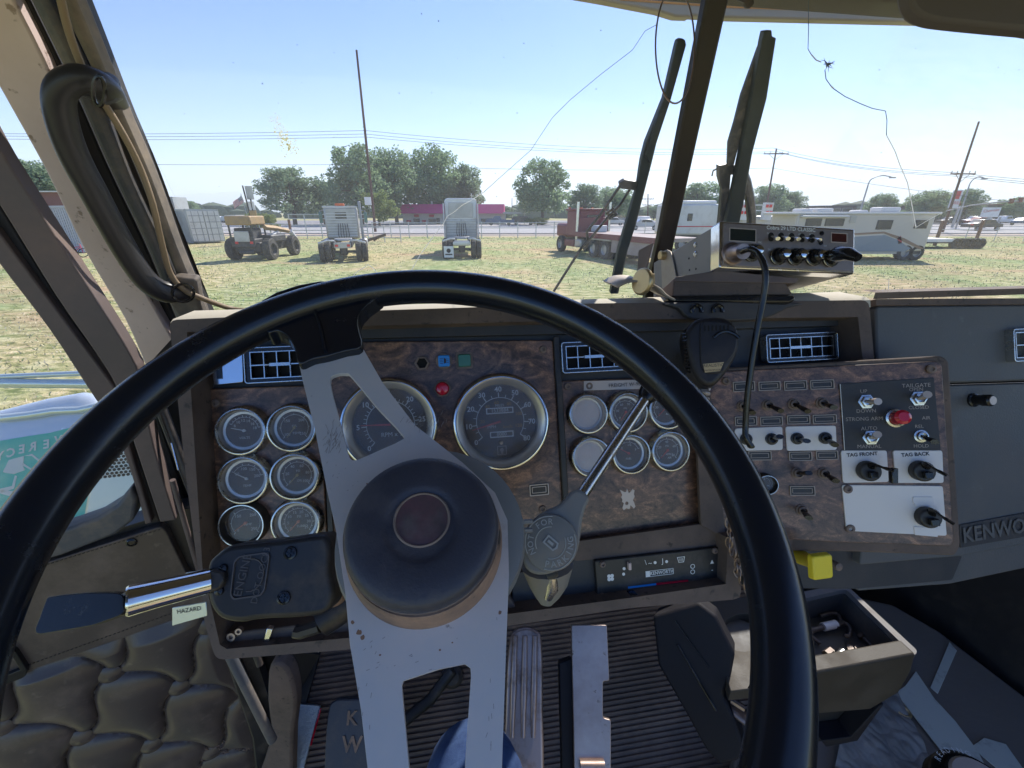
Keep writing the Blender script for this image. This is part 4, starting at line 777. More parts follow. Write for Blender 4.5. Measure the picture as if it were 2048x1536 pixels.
ap=thing('accelerator_pedal','worn bare steel accelerator pedal with notched right edge','pedal',at(1180,1500,.85)); AF=camfr(1180,1400,.80,tilt=R(-22))
MB().prism(AF,AF.hits(rpoly([(1143,1250),(1214,1250),(1219,1362),(1206,1363),(1206,1436),(1222,1440),(1222,1640),(1150,1640),(1147,1450)],4)),-.012,0).build('pedal_plate',M['steel'],ap,bevel=.0025,seg=3)
MB().prism(AF,AF.hits([(1120,1330),(1146,1320),(1152,1640),(1128,1640)]),-.045,-.014).build('side_flange',M['console'],ap,bevel=.002)
m=MB(); m.tube([AF.p(*AF.hit(1160,1530),.004),AF.p(*AF.hit(1208,1530),.004)],.009,12); m.build('hinge_roller',M['cast'],ap)
u,v=AF.hit(908,1352); MB().lathe(TM,*TM.hit(905,1350),[(.028,0),(.026,.02),(.016,.03),(.0,.032)],20).build('floor_switch',M['blk'],fm)
# transmission cover
TC_=H(1.30); tcv=thing('transmission_cover','dusty grey cover over the transmission with pale tape strips and a crumpled tarp','floor cover',TC_.p(.8,.6))
MB().prism(TC_,TC_.hits([(1560,1250),(1700,1190),(1786,1208),(1880,1262),(2048,1390),(2300,1600),(2300,2400),(1300,2400),(1480,1450)]),-.2,0).build('cover_sheet',M['floor'],tcv,bevel=.01)
def flat(pts,h,nm,mt,th=.003): return MB().prism(TC_,TC_.hits(pts,h),h-th,h).build(nm,M[mt],tcv,bevel=.0008)
flat([(1899,1284),(1914,1301),(1876,1387),(1861,1374)],.004,'tape_strip','tape'); flat([(1832,1342),(1870,1398),(1911,1442),(1954,1499),(1986,1560),(1900,1560),(1889,1509),(1791,1385),(1810,1372)],.009,'tape_strip','tape')
flat([(1968,1475),(2012,1488),(2046,1536),(2070,1580),(2020,1580),(1994,1536),(1943,1493)],.004,'tape_strip','tape')
P_=[V((*p,0)) for p in TC_.hits([(1675,1490),(1785,1380),(1895,1512),(1890,1700),(1640,1700)])]
def tf(i,j):
    a=P_[0].lerp(P_[1],j).lerp(P_[4].lerp(P_[3].lerp(P_[2],.5),j),i); x,y=a.x,a.y
    q=V((x*14,y*9,0)); return TC_.p(x,y,.012+.016*abs(noise.noise(q))**.7+.006*abs(noise.noise(q*3.1)))
MB().grid(tf,120,120).build('tarp',M['tarp'],tcv,ang=60)
u,v=TC_.hit(1807,1423,.012); m=MB(); m.lathe(TC_,u,v,[(.017,.008),(.017,.013),(.013,.015),(.008,.013),(.008,.009)],24,cap=False); m.build('grommet',M['brass'],tcv)
# console tray
ZT=1.72; HT=H(ZT); cs=thing('console_tray','open plastic tray on the dark floor console holding loose bolts','tray',HT.p(.6,.6,-.25))
o_=HT.hits(rpoly([(1530,1198),(1690,1167),(1836,1302),(1828,1312),(1560,1362),(1522,1368)],10)); i_=HT.hits(rpoly([(1560,1208),(1692,1178),(1811,1294),(1636,1326),(1570,1338)],7))
MB().prism(HT,o_,-.012,0,holes=[i_]).build('tray_rim',M['rimt'],cs,bevel=.003)
cx=sum(a for a,b in i_)/len(i_); cy=sum(b for a,b in i_)/len(i_)
i2=[(cx+(a-cx)*1.06,cy+(b-cy)*1.06) for a,b in i_]
MB().prism(HT,i2,-.075,-.012,holes=[[(cx+(a-cx)*.98,cy+(b-cy)*.98) for a,b in i_]]).build('tray_walls',M['trayin'],cs)
MB().prism(HT,i2,-.080,-.070).build('tray_bottom',M['trayin'],cs)
A0=HT.p(*HT.hit(1480,1376)); FV=Fr(A0,TU,UP)
MB().prism(FV,FV.hits([(1522,1366),(1832,1308),(1822,1345),(1798,1386),(1740,1420),(1640,1428),(1522,1440)]),-.03,0).build('front_skirt',M['tray'],cs,bevel=.004)
MB().prism(FV,FV.hits([(1530,1420),(1760,1398),(1720,1455),(1690,1476),(1640,1484),(1530,1492)],-.03),-.06,-.03).build('front_pocket',M['hole'],cs,bevel=.003)
MB().prism(FV,FV.hits([(1640,1478),(1700,1470),(1755,1410),(1765,1404),(1712,1478),(1650,1490)]),-.03,.004).build('pocket_lip',M['console'],cs,bevel=.002)
MB().prism(HT,HT.hits([(1385,1203),(1530,1186),(1530,1372),(1462,1380),(1440,1300)]),-.03,-.004,holes=[HT.hits([(1490+47*math.cos(a*math.pi/10),1262+38*math.sin(a*math.pi/10)) for a in range(20)])]).build('console_top',M['tray'],cs,bevel=.003)
u,v=HT.hit(1490,1262); MB().lathe(HT,u,v,[(.043,-.10),(.045,-.02)],28,cap=True).build('cup_holder',M['trayin'],cs)
CK=camfr(1390,1330,.80,yaw=R(-28),tilt=R(-10)); MB().prism(CK,CK.hits(rpoly([(1306,1232),(1398,1206),(1432,1232),(1470,1308),(1462,1352),(1446,1390),(1470,1440),(1490,1500),(1478,1522),(1440,1530),(1412,1500),(1368,1420),(1316,1330)],6)),-.06,0).build('console_side',M['console'],cs,bevel=.005)
m=MB(); m.tube([CK.p(*CK.hit(1355,1288),.002),CK.p(*CK.hit(1385,1340),.002),CK.p(*CK.hit(1432,1420),.002)],.0022,6); m.tube([CK.p(*CK.hit(1350,1240),.002),CK.p(*CK.hit(1418,1335),.002)],.0012,6); m.build('seam',M['blk2'],cs)
# loose hardware in the tray
HB=HT.off(-.070)
def tray_obj(nm,lab,cat,mb_,mt,grp=None): tag(mb_.build(nm,M[mt]),lab,cat,grp)
def bp3(x,y,h=.006): u,v=HB.hit(x,y,h); return HB.p(u,v,h)
M['rust']=mat('oily_steel',(.16,.13,.115),.45,.6,var=(80,(.09,.07,.06)))
for pts,lab in (([(1640,1232),(1664,1226),(1676,1230),(1680,1244),(1672,1252)],'rusty hook bolt lying at the back of the tray'),([(1672,1254),(1688,1246),(1700,1256),(1698,1272),(1688,1270)],'rusty curved U bolt lying right of the white taped pin')): m=MB(); m.tube(spl([bp3(x,y,.014) for x,y in pts],5),.0042,10); tray_obj('hook_bolt',lab,'bolt',m,'rust')
m=MB(); m.tube([bp3(1618,1262,.012),bp3(1646,1254,.012)],.006,12); m.tube([bp3(1615,1262,.012),bp3(1618,1262,.012)],.009,12); tray_obj('pin','dark steel pin with a white taped end in the tray','pin',m,'rust')
m=MB(); m.tube([bp3(1646,1254,.014),bp3(1672,1248,.014)],.0085,14); tray_obj('tape_roll','white taped sleeve on the pin in the tray','tape',m,'plate')
for pts,lab in (([(1727,1275),(1742,1290),(1756,1306)],'brown headed bolt leaning at the right wall of the tray'),([(1622,1272),(1640,1288)],'short black bolt in the middle of the tray')): m=MB(); q=[bp3(x,y,.008) for x,y in pts]; m.tube(q,.0042,10); d=(q[0]-q[-1]).normalized(); m.tube([q[0],q[0]+d*.007],.009,6); tray_obj('bolt',lab,'bolt',m,'rust')
u,v=HB.hit(1719,1301,.004); m=MB(); m.lathe(HB,u,v,[(.022,0),(.022,.004),(.010,.005),(.009,.009),(.004,.009),(.004,.002)],24,cap=False); tray_obj('washer','round flanged washer at the front of the tray','washer',m,'rust')
for x,y,lab in ((1652,1310,'hex nut near the front rim of the tray'),(1676,1313,'pale chrome socket at the front of the tray')): m=MB(); a=bp3(x,y,.01); m.tube([a,a+TU*.018+TF*.006],.0085,6 if 'hex' in lab else 14); tray_obj('nut' if 'hex' in lab else 'socket',lab,'nut' if 'hex' in lab else 'socket',m,'rust' if 'hex' in lab else 'chromed')
m=MB(); m.tube([bp3(1455,1410,.0),bp3(1475,1425,.01),bp3(1495,1440,.01)],.012,10,flat=.7); m.tube([bp3(1462,1400,.02),bp3(1490,1418,.02)],.006,8); tray_obj('loose_fitting','dull cast pipe fitting beside the console below the cup holder','fitting',m,'cast')
# gear shift knob
k=at(1950,1600,.56); m=MB(); gk=thing('gear_knob','round black gear shift knob in the bottom right corner','gear knob',k-UP*.06); F=Fr(k,TU,TF)
m.lathe(F,0,0,[(.018,-.08),(.03,-.05),(.050,-.015),(.052,0),(.048,.018),(.038,.028),(.034,.030)],36); m.build('knob',M['blk2'],gk)
MB().lathe(F,0,0,[(.034,.030),(.031,.033),(.0,.034)],32).build('knob_cap',M['sil'],gk)
m=MB(); FT=Fr(k+UP*.0,TU,TF)
for q,c in enumerate('READING'): a=R(122-q*11); m.text(Fr(F.p(.044*math.cos(a),.044*math.sin(a),.0235),V((-math.sin(a),math.cos(a),0))*-1,V((math.cos(a),math.sin(a),-.8))*-1+V((0,0,0))).off(.0) if False else F.off(.026),.043*math.cos(a),.043*math.sin(a),c,.009,.0,rot=a-R(90))
m.build('knob_lettering',M['white'],gk)
MB().tube([k-UP*.07,k-UP*.4+TF*.05],.010,10).build('shift_rod',M['chromed'],gk)
# knee
kn=at(948,1606,.60); hip=V((kn.x-.03,-.22,kn.z-.02)); foot=at(960,2050,1.05); pts=spl([hip,hip.lerp(kn,.5)+UP*.01,kn-TF*.05,kn+TF*.0,kn+TF*.045-UP*.05,kn.lerp(foot,.5)+TF*.05,foot],6)
m=MB(); n_=len(pts); rs=[(.088-.030*i/n_)+.003*math.sin(i*1.9)*(1 if 8<i<24 else .3) for i in range(n_)]; m.tube(pts,rs,28)
pe=tag(m.build('person',M['denim'],ang=80),'person in blue jeans with one knee raised under the bottom of the wheel','person')
# wipers (outside the glass)
def wp(x,y,w): return WS.p(*WS.hit(x,y,w),w)
w1=thing('wiper','wiper with pale green dusty blade left of the divider bar with looped double arm','wiper',wp(1230,585,-.03),'windshield wipers')
def wstrip(pts,w,th,nm,mt,par): MB().prism(WS,WS.hits(pts,w),w-th,w).build(nm,M[mt],par,bevel=.0015)
wstrip([(1353,90),(1356,80),(1364,76),(1371,80),(1373,90),(1343,197),(1314,285),(1303,330),(1292,373),(1273,447),(1256,501),(1237,588),(1221,588),(1237,501),(1253,447),(1275,373),(1283,320),(1292,285),(1328,197)],-.02,.012,'blade','wiper',w1)
wstrip([(1291,310),(1316,232),(1326,220),(1312,290),(1302,330)],-.016,.01,'blade_bridge','wiper',w1)
m=MB(); m.tube([wp(x,y,-.03) for x,y in ((1108,582),(1160,500),(1175,480),(1174,462),(1200,430),(1240,372),(1250,366),(1270,370))],.0045,8,flat=.6); m.build('outer_arm',M['wiperarm'],w1)
m=MB(); m.tube([wp(x,y,-.03) for x,y in ((1170,490),(1215,435),(1240,410),(1262,375),(1275,368))],.0042,8,flat=.6); m.tube([wp(x,y,-.026) for x,y in ((1215,425),(1225,418),(1232,428),(1220,436))],.004,8,closed=True); m.build('inner_arm',M['wiperarm'],w1)
wstrip([(1240,366),(1250,360),(1284,366),(1286,384),(1262,380),(1242,378)],-.024,.012,'arm_end','wiperarm',w1)
w2=thing('wiper','dark straight wiper parked upright right of the divider bar with folded arm','wiper',wp(1455,560,-.03),'windshield wipers')
wstrip([(1525,79),(1529,62),(1544,60),(1545,73),(1553,76),(1534,197),(1505,307),(1490,395),(1479,447),(1462,530),(1436,530),(1452,447),(1463,395),(1481,307),(1503,197)],-.02,.012,'blade','wiper',w2)
wstrip([(1519,92),(1524,100),(1506,165),(1500,197),(1490,250),(1474,307),(1468,332),(1456,332),(1458,285),(1470,245),(1484,190)],-.03,.008,'upper_arm','wiperarm',w2)
wstrip([(1438,332),(1460,328),(1488,336),(1486,350),(1462,350),(1460,380),(1456,435),(1446,520),(1430,520),(1440,435),(1445,380),(1438,355)],-.034,.012,'arm_hinge','wiperarm',w2)
m=MB(); m.tube([wp(x,y,-.035) for x,y in ((1484,345),(1492,364),(1500,400),(1503,434),(1500,520))],.009,8); m.tube([wp(x,y,-.03) for x,y in ((1424,352),(1426,342),(1436,336))],.0015,6); m.build('hose',M['wiperarm'],w2)
# ================================================================ CB RADIO
T1,T2,B2,B1=at(1445,440,.58),at(1716,457,.605),at(1703,548,.605),at(1440,536,.58)
RFr=Fr(B1,B2-B1,T1-B1); rw=(T2-T1).length; rh=(T1-B1).length*.985; rl=.205
cbx=thing('cb_radio','grey steel CB radio with chrome faceplate, toggles and knobs on top of the dashboard','radio',RFr.p(rw/2,0,-rl/2))
MB().box(RFr,0.002,rw-.002,.001,rh-.001,-rl,-.024).build('case',M['radio'],cbx,bevel=.0015)
MB().prism(RFr,rrect(0,rw,0,rh,.003),-.024,-.001).build('chrome_surround',M['chrome'],cbx,bevel=.002)
MB().prism(RFr,rrect(.004,rw-.004,.0035,rh-.0035,.002),-.001,.0012).build('faceplate',M['rface'],cbx,bevel=.0006)
def rp(x,y): return RFr.hit(x,y,.0012)
F=RFr.off(.0012)
for x0,x1,y0,y1,mt,nm in ((1458,1512,457,484,'disp','meter_window'),(1661,1694,466,486,'dispr','channel_display')):
    a,b=rp(x0,(y0+y1)/2),rp(x1,(y0+y1)/2); c=rp((x0+x1)/2,y1)[1]; d=rp((x0+x1)/2,y0)[1]; MB().prism(F,rrect(a[0],b[0],c,d,.001),0,.0008,holes=[rrect(a[0]+.0012,b[0]-.0012,c+.0012,d-.0012,.0006)]).build('window_frame',M['sil'],cbx); MB().box(F,a[0]+.001,b[0]-.001,c+.001,d-.001,0,.0004).build(nm,M[mt],cbx)
m=MB(); u,v=rp(1582,458); m.text(F,u,v,'Cobra 29 LTD CLASSIC',.0075,.0004,bold=.01)
for x,y,t in ((1538,467,'SWR'),(1560,467,'CB'),(1580,468,'NB'),(1600,469,'OFF'),(1622,469,'BRT'),(1520,485,'MIC'),(1548,500,'DELTA TUNE'),(1578,502,'RF GAIN'),(1610,503,'DYNAMIKE'),(1650,492,'CH'),(1560,540,'VOL'),(1595,541,'SQ')): u,v=rp(x,y); m.text(F,u,v,t,.0032,.0003)
m.build('printed_lettering',M['white'],cbx)
for x,y in ((1542,476),(1562,476),(1583,477),(1604,478),(1624,479)):
    u,v=rp(x,y-4); mm=MB(); mm.prism(F,rrect(u-.0040,u+.0040,v-.0075,v+.0048,.0038),0,.0005); g=mm.build('toggle_slot',M['hole'],cbx); mm=MB(); p0=F.p(u,v,0); mm.tube([p0,F.p(u,v-.004,.006),F.p(u,v-.008,.013)],[.0022,.0026,.0036],10,flat=.7); mm.build('toggle_lever',M['chrome'],g)
for x,y in ((1643,467),(1641,486)): u,v=rp(x,y); MB().lathe(F,u,v,[(.0032,0),(.003,.0012),(0,.0014)],12).build('indicator_led',M['blk2'],cbx)
for x,y in ((1501,507),(1554,514),(1588,515),(1624,516),(1658,518)):
    u,v=rp(x,y); g=MB().lathe(F,u,v,[(.0115,0),(.0115,.003),(.009,.004),(.0088,.014),(.007,.016),(.0,.0155)],24).build('knob',M['blk2'],cbx); MB().lathe(F,u,v,[(.0062,.0155),(.0055,.019),(.003,.020),(0,.020)],20).build('knob_cap',M['chrome'],g); MB().lathe(F,u,v,[(.0118,.0028),(.0124,.0036),(.0118,.0044)],24,cap=False).build('knob_ring',M['chromed'],g)
u,v=rp(1464,508); m=MB(); m.lathe(F,u,v,[(.0155,0),(.0155,.002),(.0135,.003),(.0125,.005)],28,cap=False); p0=F.p(u,v,.0); d0=(p0-CAM).dot(CF_); m.tube([p0,at(1476,506,d0-.02),at(1487,503,d0-.032)],[.0115,.0115,.010],18); m.build('mic_plug',M['cast'],cbx)
m=MB(); q=[at(1657,514,d0-.0+.02),at(1680,508,d0-.012),at(1698,508,d0-.026),at(1716,516,d0-.036)]; m.tube(q,[.007,.013,.010,.0065],14,flat=.8); m.build('squelch_pointer',M['blk2'],cbx)
# side bracket & fasteners
SD=Fr(RFr.p(0.002,0,0),RFr.N,RFr.V)
for x,y,r in ((1391,490,.004),(1391,508,.0045),(1280,530,.003)): u,v=SD.hit(x,y,0); MB().lathe(SD,u,v,[(r,0),(r,.001),(r*.6,.0024),(0,.0024)],14).build('case_screw',M['chromed'],cbx)
m=MB()
for x,y in ((1378,517),(1379,540),(1392,538)): u,v=SD.hit(x,y,0); MB().prism(SD,circ(u,v,.0016,10),0,.0004).build('case_hole',M['hole'],cbx)
mt_=thing('radio_mount','dusty metal and dark wood mount clamping the CB radio to the dashboard','bracket',at(1440,600,.60))
MB().prism(SD,SD.hits([(1321,510),(1325,502),(1333,499),(1340,503),(1346,525),(1352,556),(1326,577),(1323,575)],.004),.001,.0035).build('side_plate',M['brack'],mt_,bevel=.001)
u,v=SD.hit(1329,511,.004); m=MB(); m.lathe(SD,u,v,[(.0075,.003),(.0078,.012),(.007,.013),(0,.013)],20); m.build('thumb_screw',M['brass'],mt_)
MB().prism(SD,SD.hits([(1276,500),(1304,486),(1290,545),(1272,560)],.004),.001,.003).build('strap',M['doorfr'],mt_,bevel=.0008)
BK=camfr(1450,575,.60,tilt=R(-5)); 
MB().prism(BK,BK.hits([(1348,556),(1562,558),(1572,566),(1586,588),(1345,592)]),-.10,0).build('wood_block',M['bezel'],mt_,bevel=.002)
MB().prism(BK,BK.hits([(1352,553),(1440,540),(1600,556),(1592,566),(1352,562)],.004),-.10,.003).build('upper_plate',M['doorfr'],mt_,bevel=.001)
MB().prism(BK,BK.hits([(1335,591),(1590,590),(1592,600),(1580,606),(1340,604)],.006),-.12,.006).build('base_plate',M['blk2'],mt_,bevel=.003)
tn=D.off(.05); MB().prism(tn,tn.hits(spl([(1340,606),(1590,606),(1570,618),(1530,636),(1480,642),(1400,640),(1372,634),(1356,618)],3,True),0),-.006,.004).build('front_tongue',M['dash'],mt_,bevel=.002)
for x in (1392,1434): 
    u,v=tn.hit(x,621,.004); m=MB(); m.tube([tn.p(u+.007*math.cos(a*math.pi/7),v+.007*math.sin(a*math.pi/7),.006) for a in range(-1,9)],.0028,8); m.build('clip_loop',M['blk2'],mt_)
m=MB(); DC=camfr(1283,563,.60,yaw=R(-62)); u,v=DC.hit(1283,563); m.lathe(DC,u,v,[(.019,-.004),(.019,.0),(.017,.002),(0,.002)],28,sq=1.0); m.build('brass_disc',M['brass'],mt_,bevel=.0006)
MB().box(DC,.004,.012,-.008,.010,-.014,-.004).build('brass_bracket',M['brass'],mt_,bevel=.001)
cv=[(1236,576,.62),(1258,566,.61),(1290,566,.60),(1318,578,.59),(1332,592,.585),(1350,602,.58)]
pa=spl([at(*q) for q in cv],4); m=MB(); m.add([q+TF*o for q in pa for o in (0,.06)],[(i*2,i*2+1,i*2+3,i*2+2) for i in range(len(pa)-1)]); o=m.build('curved_plate',M['brack'],mt_); sm=o.modifiers.new('thick','SOLIDIFY'); sm.thickness=.0025
# microphone
MF=camfr(1422,700,.535,yaw=R(-14),tilt=R(-6)); mc=thing('cb_microphone','black handheld CB microphone hanging below the radio','microphone',at(1422,700,.54))
mo=[(1376,648),(1392,634),(1420,629),(1450,631),(1470,642),(1482,664),(1480,700),(1466,732),(1444,762),(1428,776),(1408,776),(1390,758),(1376,722),(1368,685),(1368,662)]
MB().prism(MF,MF.hits([(p[0],p[1]) for p in spl(mo,3,True)]),-.046,0,taper=.93).build('body',M['micm'],mc,bevel=.006,seg=4)
fp=[(1402,648),(1425,643),(1452,645),(1470,655),(1474,680),(1468,706),(1452,728),(1446,744),(1408,744),(1400,700)]
MB().prism(MF,MF.hits([(p[0],p[1]) for p in spl(fp,3,True)],.002),-.002,.0022).build('front_plate',M['micm'],mc,bevel=.0012)
m=MB(); m.tube(spl([MF.p(*MF.hit(x,y,.003),.003) for x,y in ((1427,676),(1438,667),(1452,663),(1468,668),(1478,676))],4),.0022,8); m.build('grip_arc',M['blk2'],mc)
g=MB().prism(MF,MF.hits([(1406,728),(1448,724),(1440,742),(1410,745)],.0028),.0016,.0030).build('label',M['lbl'],mc)
u,v=MF.hit(1427,731,.003); q=MB(); q.text(MF,u,v,'REALISTIC',.0052,.0034,rot=R(3)); q.text(MF,u,v-.006,'MICROPHONE',.0032,.0034,rot=R(3)); q.build('label_lettering',M['ink'],g)
m=MB()
for k in range(12): y=668+k*7; m.tube([at(1368-(3 if k<3 else 0)+k*.5,y,.55),at(1373+k*.6,y-1,.545)],.0016,6)
m.build('side_ridges',M['blk2'],mc)
m=MB()
for k in range(7):
    u,v=MF.hit(1436,652+k*0,.003); m.box(MF,u-.016+k*.0045,u-.0145+k*.0045,v-.006,v+.001,.0018,.0030)
m.build('speaker_slot',M['hole'],mc)
m=MB(); q=[]
for k in range(40): a=k*.9; c=at(1410-k*.25,778+k*1.5,.55); q.append(c+CR_*.006*math.cos(a)+CF_*.006*math.sin(a))
m.tube(q,.0022,6); m.build('coiled_cord',M['sil'],mc)
m=MB(); q=[(1484,503,.545),(1500,498,.53),(1516,508,.525),(1528,530,.52),(1531,560,.52),(1526,600,.525),(1516,650,.53),(1507,700,.535),(1500,750,.54),(1494,800,.545),(1491,850,.55),(1492,875,.55),(1502,892,.55)]
m.tube(spl([at(*p) for p in q],5),.0038,10)
tag(m.build('microphone_cord',M['blk2']),'black cord drooping from the CB radio plug down over the switch panel','cord')
# ================================================================ OUTSIDE THE DOOR WINDOW
FE=camfr(100,950,1.25,tilt=R(-12)); fe=thing('polished_tank','polished pale blue side tank with a mirrored green recycling sticker reflection seen through the door window','tank',FE.p(0,-.3,0))
q=FE.hits([(-400,900),(0,812),(80,792),(150,780),(186,790),(210,830),(228,900),(250,1100),(-400,1300)]); u0_=min(a for a,b in q)
MB().prism(FE,q,-.35,0).build('tank_body',M['fender'],fe,bevel=.04,seg=5)
MB().tube([FE.p(*FE.hit(x,y,.01),.012) for x,y in ((-60,838),(8,836),(60,830),(110,822),(160,820),(200,812))],.011,10).build('tube_rail',M['whitebar'],fe)
G2=FE.off(.001); MB().prism(G2,G2.hits([(-300,935),(0,882),(60,872),(100,866),(140,856),(170,850),(230,900),(245,1100),(-300,1250)]),0,.002).build('green_sticker_reflection',M['sticker'],fe)  # mirror image of the door sticker, painted flat on the tank
m=MB()
for x,y,t in ((124,880,'W'),(95,889,'E'),(68,894,'R'),(46,899,'E'),(24,906,'C'),(2,913,'Y'),(-22,919,'C'),(-45,924,'L'),(-66,929,'E')): u,v=G2.hit(x,y); m.text(G2,u,v,t,.036,.003,rot=R(11),mirror=True,bold=.03)
for pl_ in ([(8,944),(20,920),(50,912),(48,932),(52,940),(30,948),(14,946)],[(0,978),(6,985),(30,977),(36,952),(32,951),(26,972)],[(22,992),(36,976),(28,982),(0,980),(0,986)],[(50,912),(66,908),(84,922),(80,924),(66,912)],[(48,926),(66,938),(64,940),(46,930)]): m.prism(G2,G2.hits(pl_),.002,.003)
m.build('reflected_print',M['stickw'],fe)
AC=camfr(225,960,1.15,yaw=R(10)); ac=thing('air_cleaner','pale perforated metal air cleaner seen at the lower corner of the door window','air cleaner',AC.p(0,-.2))
MB().prism(AC,AC.hits([(196,880),(275,850),(300,1100),(150,1120),(170,1000)]),-.2,0).build('shell',M['perf'],ac,bevel=.01)
m=MB()
for j in range(9):
    for i in range(9):
        x=192+i*9.2+(j%2)*4.6; y=906+j*6.2-i*1.0
        if y<960: u,v=AC.hit(x,y); m.prism(AC,circ(u,v,.0040,10),0,.0012)
m.build('perforation',M['hole'],ac)
mk=thing('mirror_bracket','pale metal mirror bracket bars outside the door window','mirror bracket',at(0,760,.95))
for (x0,y0,x1,y1,r_) in ((-200,764,200,768,.0105),(-200,762,200,745,.006)): MB().tube([at(x0,y0,.95),at(x1,y1,.95)],r_,14).build('bracket_bar',M['whitebar'],mk)
# ================================================================ EXTERIOR SETTING
def gmat():
    m=mat('dry_patchy_grass',(.2,.2,.1),.95); n=m.node_tree.nodes; L=m.node_tree.links; b=n['Principled BSDF']; b.inputs['Specular IOR Level'].default_value=.1
    g=n.new('ShaderNodeNewGeometry'); 
    def nz(sc,det,st=None):
        t=n.new('ShaderNodeTexNoise'); t.inputs['Scale'].default_value=sc; t.inputs['Detail'].default_value=det; t.inputs['Roughness'].default_value=.62
        mp=n.new('ShaderNodeMapping'); mp.inputs['Scale'].default_value=st or (1,1,1); L.new(g.outputs['Position'],mp.inputs[0]); L.new(mp.outputs[0],t.inputs[0]); return t.outputs[0]
    def rp_(s,els):
        r=n.new('ShaderNodeValToRGB'); L.new(s,r.inputs[0]); e=r.color_ramp.elements; e[0].position,e[0].color=els[0][0],(*els[0][1],1); e[1].position,e[1].color=els[-1][0],(*els[-1][1],1)
        for p,c in els[1:-1]: x=e.new(p); x.color=(*c,1)
        return r.outputs[0]
    a=rp_(nz(3.0,8,(.7,1.5,1)),[(.34,(.135,.17,.065)),(.43,(.27,.28,.13)),(.52,(.46,.42,.24)),(.64,(.62,.56,.38))])
    c=rp_(nz(.16,5,(1,.6,1)),[(.40,(0,0,0)),(.60,(1,1,1))]); d=rp_(nz(.11,4,(1,2.2,1)),[(.52,(0,0,0)),(.66,(1,1,1))])
    m1=n.new('ShaderNodeMix'); m1.data_type='RGBA'; m1.blend_type='MULTIPLY'; m1.inputs[0].default_value=1; L.new(a,m1.inputs[6]); 
    rr=n.new('ShaderNodeMix'); rr.data_type='RGBA'; L.new(c,rr.inputs[0]); rr.inputs[6].default_value=(.68,.86,.66,1); rr.inputs[7].default_value=(1.12,1.02,.94,1); L.new(rr.outputs[2],m1.inputs[7])
    m2=n.new('ShaderNodeMix'); m2.data_type='RGBA'; md=n.new('ShaderNodeMath'); md.operation='MULTIPLY'; md.inputs[1].default_value=.75; L.new(d,md.inputs[0]); L.new(md.outputs[0],m2.inputs[0]); L.new(m1.outputs[2],m2.inputs[6]); m2.inputs[7].default_value=(.46,.30,.19,1)
    L.new(m2.outputs[2],b.inputs['Base Color'])
    bm=n.new('ShaderNodeBump'); bm.inputs['Strength'].default_value=1; bm.inputs['Distance'].default_value=.08; L.new(nz(7,6),bm.inputs['Height']); L.new(bm.outputs[0],b.inputs['Normal'])
    return m
GR=gmat(); m=MB(); m.add([(-6000,-3000,0),(6000,-3000,0),(6000,9000,0),(-6000,9000,0)],[(0,1,2,3)]); tag(m.build('ground',GR,shade=False),kind='structure')
